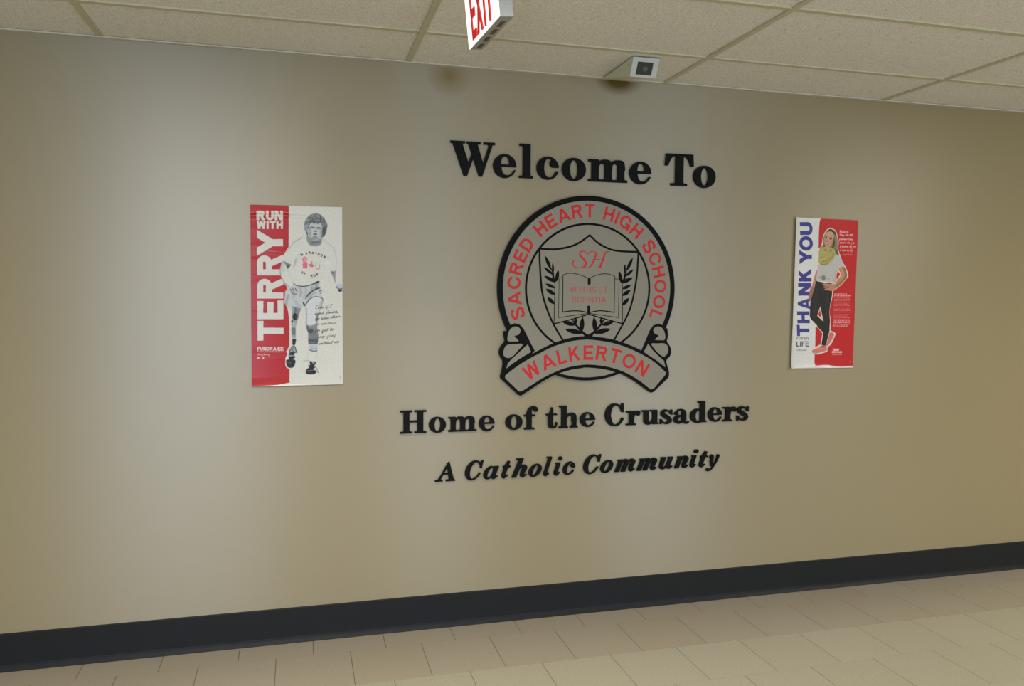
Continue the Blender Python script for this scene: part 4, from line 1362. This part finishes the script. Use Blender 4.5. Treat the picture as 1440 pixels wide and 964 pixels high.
c2.fill(P(bz(crom([(165, 655), (205, 670), (255, 672), (225, 698), (185, 690)], 4, True))), (150, 70, 66), .2)
c2.fill(P(bz(ell(210, 676, 28, 6))), (236, 226, 214), .2)
# arm on the left, by the edge of the white strip
c2.fill(P(az2(crom([(715, 470), (730, 560), (700, 700), (650, 850), (620, 990), (555, 990), (580, 850), (620, 700), (660, 560), (690, 480)], 4, True))), (178, 126, 104), .2)
c2.fill(P(a3(crom([(560, -20), (640, 0), (600, 130), (575, 240), (535, 272), (510, 205), (530, 120)], 4, True))), (160, 104, 84), .2)
# shirt
shirt = b2([(-10, 330), (40, 340), (390, 110), (470, 130), (520, 200), (560, 290), (592, 378), (530, 405), (470, 445), (438, 462), (425, 560), (415, 680), (400, 742), (300, 745), (150, 722), (-10, 712), (-52, 700), (-20, 560)])
c2.fill(P(shirt), (196, 188, 178), .15)
scl = c2.full(shirt)
for k_ in range(26):
    yy = 150 + k_ * 23
    c2.fill(P(b2(vstroke([(-60, yy - 6, 7), (200, yy + 6, 8), (600, yy - 10, 7)]))), (160, 152, 142), .2, .55, scl)
c2.fill(P(b2(ell(125, 640, 48, 62))), (118, 112, 104), .5, .85, scl)
c2.fill(P(b2(ell(40, 630, 22, 26)), b2(ell(235, 660, 24, 28))), (142, 140, 128), .4, .7, scl)
c2.fill(P(b2(ell(235, 660, 10, 12))), (190, 184, 172), .3, .8, scl)
c2.fill(P(b2([(440, 460), (420, 560), (405, 745), (350, 745), (380, 560), (400, 440)])), (168, 160, 150), .6, .7, scl)
# scarf
scarf = b2(crom([(15, 60), (60, -20), (150, -60), (260, -45), (350, -20), (395, 80), (370, 180), (300, 270), (220, 335), (140, 358), (50, 340), (12, 270), (20, 160)], 4, True))
c2.fill(P(scarf), (172, 158, 88), .2)
kcl = c2.full(scarf)
for pts, wd, v in (([(30, 180), (90, 190), (150, 182)], 16, (120, 106, 50)), ([(90, 270), (200, 260), (300, 190), (360, 100)], 20, (138, 122, 62)), ([(40, 80), (120, 60), (220, 90)], 18, (190, 176, 108)),
                   ([(60, 330), (150, 345), (240, 310)], 22, (126, 110, 54)), ([(160, 20), (240, 60), (320, 40)], 18, (150, 136, 72)), ([(40, 230), (110, 220), (200, 190)], 20, (192, 178, 112))):
    c2.fill(P(vstroke(b2([(q0, q1, wd) for q0, q1 in pts]))), v, .5, .8, kcl)
c2.fill(P(b2(vstroke([(150, 0, 26), (165, 30, 18)])), b2(vstroke([(280, 10, 22), (275, 50, 14)])), b2(vstroke([(420, 20, 44), (440, 90, 44), (460, 135, 20)]))), (96, 78, 56), .3, .85)
# pants
pants = az2([(678, 708), (760, 728), (860, 748), (1010, 760)]) + b2([(300, 745), (318, 800), (330, 930)]) + b3([(320, 60), (318, 150), (282, 330), (256, 520), (272, 720), (262, 960)]) + b4([(255, 100), (180, 400), (130, 408), (76, 390), (120, 110), (10, 10)]) + \
    a3([(690, 820), (562, 690), (538, 620), (552, 300), (600, 130), (640, 0)])
c2.fill(P(pants), (34, 32, 28), .12)
pcl = c2.full(pants)
c2.fill(P(a3(vstroke([(720, 0, 40), (680, 300, 40), (640, 560, 40)]))), (46, 44, 38), .9, .7, pcl)
c2.fill(P(b3(vstroke([(220, 100, 40), (190, 400, 40), (200, 700, 40)]))), (46, 46, 40), .9, .7, pcl)
c2.fill(P(a3([(776, 398), (705, 612), (850, 752)])), (216, 200, 184), .08)
c2.fill(P(a3([(768, 470), (725, 600), (802, 658)])), RED2, .06)
# arm with the hand on the hip
arm = b2(crom([(468, 452), (520, 412), (592, 382), (640, 480), (664, 600), (610, 690), (520, 790), (420, 870), (330, 932), (230, 925), (135, 905), (170, 880), (110, 850), (160, 828), (100, 800), (125, 762), (200, 770), (290, 780), (330, 790), (420, 720), (480, 640), (525, 560)], 4, True))
c2.fill(P(arm), (186, 128, 92), .15)
acl = c2.full(arm)
c2.fill(P(b2(vstroke([(600, 420, 40), (640, 590, 40), (540, 740, 40), (400, 860, 36)]))), (126, 82, 60), .8, .8, acl)
c2.fill(P(b2(vstroke([(520, 430, 40), (560, 560, 44), (480, 680, 40)]))), (200, 144, 96), .8, .8, acl)
for pts in ([(110, 825), (180, 830), (250, 838)], [(125, 872), (190, 870), (250, 868)]):
    c2.fill(P(vstroke(b2([(q0, q1, 8) for q0, q1 in pts]))), (96, 58, 44), .2, .85)
c2.fill(P(b2([(440, 450), (526, 560), (425, 712), (398, 712), (415, 560)])), (226, 204, 190), .08)
c2.fill(P(b2([(446, 482), (505, 558), (424, 690), (420, 590)])), RED2, .06)
c2.fill(P(b2([(292, 742), (412, 738), (400, 770), (330, 792)])), (226, 204, 190), .08)
c2.fill(P(b2([(318, 764), (385, 758), (330, 782)])), RED2, .06)
# shoes
c2.fill(P(b4(crom([(262, 120), (310, 108), (355, 125), (362, 180), (320, 270), (270, 350), (200, 420), (185, 395), (230, 250)], 4, True))), (206, 110, 98), .15)
c2.fill(P(b4(vstroke([(350, 140, 20), (330, 230, 20), (230, 390, 16)]))), (176, 150, 138), .35, .8)
c2.fill(P(a4(crom([(585, 545), (610, 500), (690, 470), (760, 425), (840, 410), (905, 420), (925, 470), (918, 520), (840, 545), (760, 565), (680, 585), (620, 582)], 4, True))), (214, 116, 98), .15)
c2.fill(P(a4(vstroke([(585, 555, 22), (660, 582, 24), (780, 560, 22), (920, 515, 20)]))), (176, 160, 152), .3, .85)
c2.fill(P(a4([(690, 470), (740, 430), (770, 460), (720, 500)])), (196, 166, 140), .4, .8)
c2.fill(P(a4(ell(850, 420, 60, 14))), (120, 70, 56), .5, .7)
# hand-written note, small print and mark on the red panel
PALE = (236, 214, 204)
for text, x0, x1, y0, dy in (('Thanks to', 482, 690, 425, 8), ('Terry Fox and', 480, 800, 500, -10), ('generous Terry', 482, 800, 590, 8), ('donors like you', 490, 835, 672, 4), ('I have my leg and', 495, 870, 760, -6), ('I have my life', 500, 800, 842, 2)):
    ls, wt = script_line(text, .34)
    k_ = (x1 - x0) / wt
    for r in ls:
        c2.fill(P(bz([(x0 + px * k_, y0 + py * 27 + dy * px / wt) for px, py in r])), PALE, .12, .9)
rr = random.Random(21)


def dashes(fn, x0, x1, y, hgt, col, al):
    x_ = x0
    while x_ < x1 - 6:
        wd = min(rr.uniform(14, 46), x1 - x_)
        c2.fill(P(fn(rect(x_, y, x_ + wd, y + hgt))), col, .22, al * rr.uniform(.75, 1))
        x_ += wd + 9


dashes(bz, 570, 800, 912, 18, PALE, .6)
for y, xe, al, hh in ((110, 675, .85, 20), (152, 755, .9, 22), (192, 740, .55, 15), (228, 745, .55, 15), (262, 725, .55, 15), (304, 735, .55, 15), (340, 710, .55, 15), (374, 745, .55, 15), (412, 775, .55, 15), (452, 750, .55, 15),
                      (486, 750, .55, 15), (524, 775, .55, 15), (578, 715, .55, 15), (614, 680, .55, 15), (654, 738, .55, 15), (690, 730, .55, 15), (722, 740, .9, 19), (762, 738, .85, 19), (800, 725, .85, 19), (836, 668, .9, 19)):
    dashes(b3, 372 - y * .035, xe, y, hh, PALE, al)
ls, wt = sans_line('TERRY', .26, .08)
for g_ in ls:
    c2.fill([(s, b4([(328 + px / wt * 155, 478 + py * 50) for px, py in r])) for s, r in g_], PALE, .1)
ls, wt = sans_line('FOX RUN', .26, .08, .2)
for g_ in ls:
    c2.fill([(s, b4([(318 + px / wt * 225, 534 + py * 44) for px, py in r])) for s, r in g_], PALE, .1)
dashes(b4, 320, 540, 604, 20, PALE, .6)
c2.fill(P(b4(ell(750, 775, 7, 16))), PALE, .3, .7)
c2.speckle(np.ones((c2.ny, c2.nx)), 3.0, 5, 3)
#>>POSTER2


def to_linear(img):
    c_ = np.clip(img, 0, 255) / 255
    return np.where(c_ <= 0.04045, c_ / 12.92, ((c_ + 0.055) / 1.055) ** 2.4)


def poster(canvas, depth, label, group):
    """paper sheet: depth(s, t) is the distance of the paper from the wall"""
    q = [np.array(on_wall(p[0], p[1], -0.004)) for p in canvas.q]
    s, t = canvas.s, canvas.t
    TL, TR, BR, BL = q
    xz = TL * ((1 - s) * (1 - t))[..., None] + TR * (s * (1 - t))[..., None] + BR * (s * t)[..., None] + BL * ((1 - s) * t)[..., None]
    dy = depth(s, t)
    ny, nx = canvas.ny, canvas.nx
    cx, cz_ = q[0][0], q[3][1]
    front = np.stack([xz[..., 0] - cx, -dy, xz[..., 1] - cz_], -1).reshape(-1, 3)
    idx = np.arange(nx * ny).reshape(ny, nx)
    f = np.stack([idx[:-1, :-1], idx[1:, :-1], idx[1:, 1:], idx[:-1, 1:]], -1).reshape(-1, 4)
    rim = np.concatenate([idx[0, :], idx[1:, -1], idx[-1, -2::-1], idx[-2:0:-1, 0]])
    back = front[rim] + np.array((0, 0.0006, 0))
    n = nx * ny
    m = len(rim)
    j = np.arange(m)
    rimf = np.stack([rim[j], rim[(j + 1) % m], n + (j + 1) % m, n + j], -1)
    verts = np.concatenate([front, back])
    faces = np.concatenate([f, rimf])
    me = bpy.data.meshes.new('poster')
    me.vertices.add(len(verts))
    me.vertices.foreach_set('co', verts.ravel().astype(np.float32))
    me.loops.add(faces.size)
    me.loops.foreach_set('vertex_index', faces.ravel().astype(np.int32))
    me.polygons.add(len(faces))
    me.polygons.foreach_set('loop_start', (np.arange(len(faces)) * 4).astype(np.int32))
    me.update(calc_edges=True)
    me.polygons.foreach_set('use_smooth', np.ones(len(faces), bool))
    col = me.color_attributes.new('Print', 'FLOAT_COLOR', 'POINT')
    lc_ = to_linear(canvas.img).reshape(-1, 3)
    lc_ = np.concatenate([lc_, lc_[rim]])
    col.data.foreach_set('color', np.concatenate([lc_, np.ones((len(lc_), 1))], 1).ravel().astype(np.float32))
    me.materials.append(m_poster)
    me.validate()
    o = bpy.data.objects.new('poster', me)
    o.location = (cx, 0, cz_)
    COL.objects.link(o)
    return tag(o, label, 'poster', group)


def depth1(s, t):
    r = np.random.RandomState(2)
    d = 0.0028 + 0 * s
    for k in range(22):
        c_, wd, am, tl = r.uniform(0, 1), r.uniform(.004, .022), r.uniform(.0003, .0009), r.uniform(-.04, .04)
        d = d + am * np.exp(-((t - c_ - tl * s) / wd) ** 2) * (0.6 + 0.4 * np.sin(9 * s + k))
    # the top edge sags off the wall, the foot curls forward
    d = d + 0.010 * np.clip((t - .93) / .07, 0, 1) ** 2 * (0.6 + .4 * np.sin(3 * s + .5)) + 0.003 * np.exp(-((t - .055 - .02 * np.abs(s - .3)) / .012) ** 2) * (s < .6)
    return d


def depth2(s, t):
    r = np.random.RandomState(4)
    d = 0.0026 + 0 * s
    for k in range(8):
        c_, wd, am, tl = r.uniform(0, 1), r.uniform(.012, .03), r.uniform(.0002, .0006), r.uniform(-.03, .03)
        d = d + am * np.exp(-((t - c_ - tl * s) / wd) ** 2) * (0.6 + 0.4 * np.sin(8 * s + k))
    d = d + 0.009 * np.clip((t - .955) / .045, 0, 1) ** 2 * (.7 + .3 * np.sin(5 * s)) + 0.010 * np.clip((.10 - s) / .10, 0, 1) ** 2
    return d


poster(c1, depth1, 'poster of a running man in shorts beside a red strip with white words', 'posters on the wall')
poster(c2, depth2, 'poster of a standing woman in black pants, white and red, blue words', 'posters on the wall')

# ------------------------------------------------------------------ lit exit sign hanging below the ceiling
ZB, ZT = 2.295, 2.500
ex = empty('exit_sign', (0.1495 - 0.0203, -1.199, ZT), math.radians(2.9))
ex.rotation_euler.y = math.radians(-5.7)          # the sign hangs a little crooked
tag(ex, 'white lit EXIT sign with red letters hanging from the ceiling', 'exit sign')
TX = 0.044
# local frame: y along the sign (positive towards the wall), x through its thickness
def ex_obj(mb, name, material, parent=ex):
    o = new_obj(name, mb.v, mb.f, material)
    o.parent = parent
    return o


h0, h1 = -0.2104, 0.0
YN, YF = -0.1755, 0.144
body = MB()
body.box(0.003, TX, YN, YF, h0, h1)
bevel(ex_obj(body, 'housing', m_white_metal), 0.0025)
fr = MB().box(-0.001, 0.003, YN + .001, YF - .001, h0 + .001, h1 - .001)
ex_obj(fr, 'lit_panel', m_exit)
mount = MB().box(TX * .5 - .03, TX * .5 + .03, -.06, .06, 0.0, HC - ZT)
ex_obj(mount, 'ceiling_mount', m_white_metal)
# letters stand slightly proud of the panel, reading from the wall end towards the camera
tri_y = {'E': (.0845, .036), 'X': (.027, -.031), 'I': (-.051, -.063), 'T': (-.076, -.136)}
let = []
CAPZ0, CAPZ1 = -.1995, -.050
for ch, (ya, yb) in tri_y.items():
    s_, wd = sans(ch, .17 if ch != 'I' else .1)
    let.append(('a', [(s, [(-(ya + (px / wd) * (yb - ya)), CAPZ1 - py * (CAPZ1 - CAPZ0)) for px, py in r]) for s, r in s_]))
V, res = partition(let)
vv = []
ids = res['a']
o = slab('lettering', V, ids, 0.0, -0.0035, m_exit_red)
for vtx in o.data.vertices:
    x_, y_, z_ = vtx.co
    vtx.co = (y_ - 0.001, -x_, z_)
o.data.update()
o.parent = ex
for k_, (yc_) in enumerate((-.109, -.039, .033, .103)):
    sl_ = MB().box(TX * .42, TX * .74, yc_ - .024, yc_ + .024, h0 - .0006, h0 + .002)
    ex_obj(sl_, 'lamp_slot', m_slot)

# ------------------------------------------------------------------ wedge-shaped camera housing in the corner of ceiling and wall
WX0, WX1 = 0.993, 1.113
cm_ = empty('corner_camera', (WX0, -0.2, HC))
tag(cm_, 'wedge shaped ceiling camera with a dark square window in a white frame', 'security camera')
zc = HC - 0.001
Fp, Dp, Bp = (-0.366, zc), (-0.327, 2.4600), (-0.024, zc - 0.002)
MB().prism([(WX0, *Fp), (WX0, *Dp), (WX0, *Bp)], (WX1 - WX0, 0, 0)).build('shell', m_white_shell, cm_)
fo, fd = Vector((0, Fp[0], Fp[1])), Vector((0, Dp[0], Dp[1]))
dn = (fd - fo).normalized()
nrm = Vector((0, dn.z, -dn.y))
if nrm.y > 0:
    nrm = -nrm
FH = (fd - fo).length


def face_ring(x0, x1, a0, a1, off):
    p0, p1 = fo + dn * a0 + nrm * off, fo + dn * a1 + nrm * off
    return [(x0, p0.y, p0.z), (x1, p0.y, p0.z), (x1, p1.y, p1.z), (x0, p1.y, p1.z)]


fmb = MB()
wx0, wx1, wa0, wa1 = WX0 + .024, WX1 - .024, FH * .22, FH * .88
for r in (face_ring(WX0, WX1, 0, wa0, 0), face_ring(WX0, WX1, wa1, FH, 0), face_ring(WX0, wx0, wa0, wa1, 0), face_ring(wx1, WX1, wa0, wa1, 0)):
    fmb.prism(r, nrm * .004)
fmb.build('face_frame', m_frame, cm_)
MB().prism(face_ring(wx0, wx1, wa0, wa1, 0), nrm * .0012).build('dark_window', m_dark_glass, cm_)
cpt = fo + dn * (wa0 + wa1) * .52 + nrm * .0012
lens = MB()
ax_u, ax_v = Vector((1, 0, 0)), dn
rg = [Vector(((wx0 + wx1) / 2 + .004, cpt.y, cpt.z)) + ax_u * (.011 * math.cos(k * math.pi / 12)) + ax_v * (.011 * math.sin(k * math.pi / 12)) for k in range(24)]
lens.prism(rg, nrm * .0015)
lens.build('lens', m_lens, cm_)
sc_ = MB()
rg = [Vector((WX0, -0.318 + .004 * math.cos(k * math.pi / 6), HC - .022 + .004 * math.sin(k * math.pi / 6))) for k in range(12)]
sc_.prism(rg, (-.0015, 0, 0))
sc_.build('screw', m_screw, cm_)
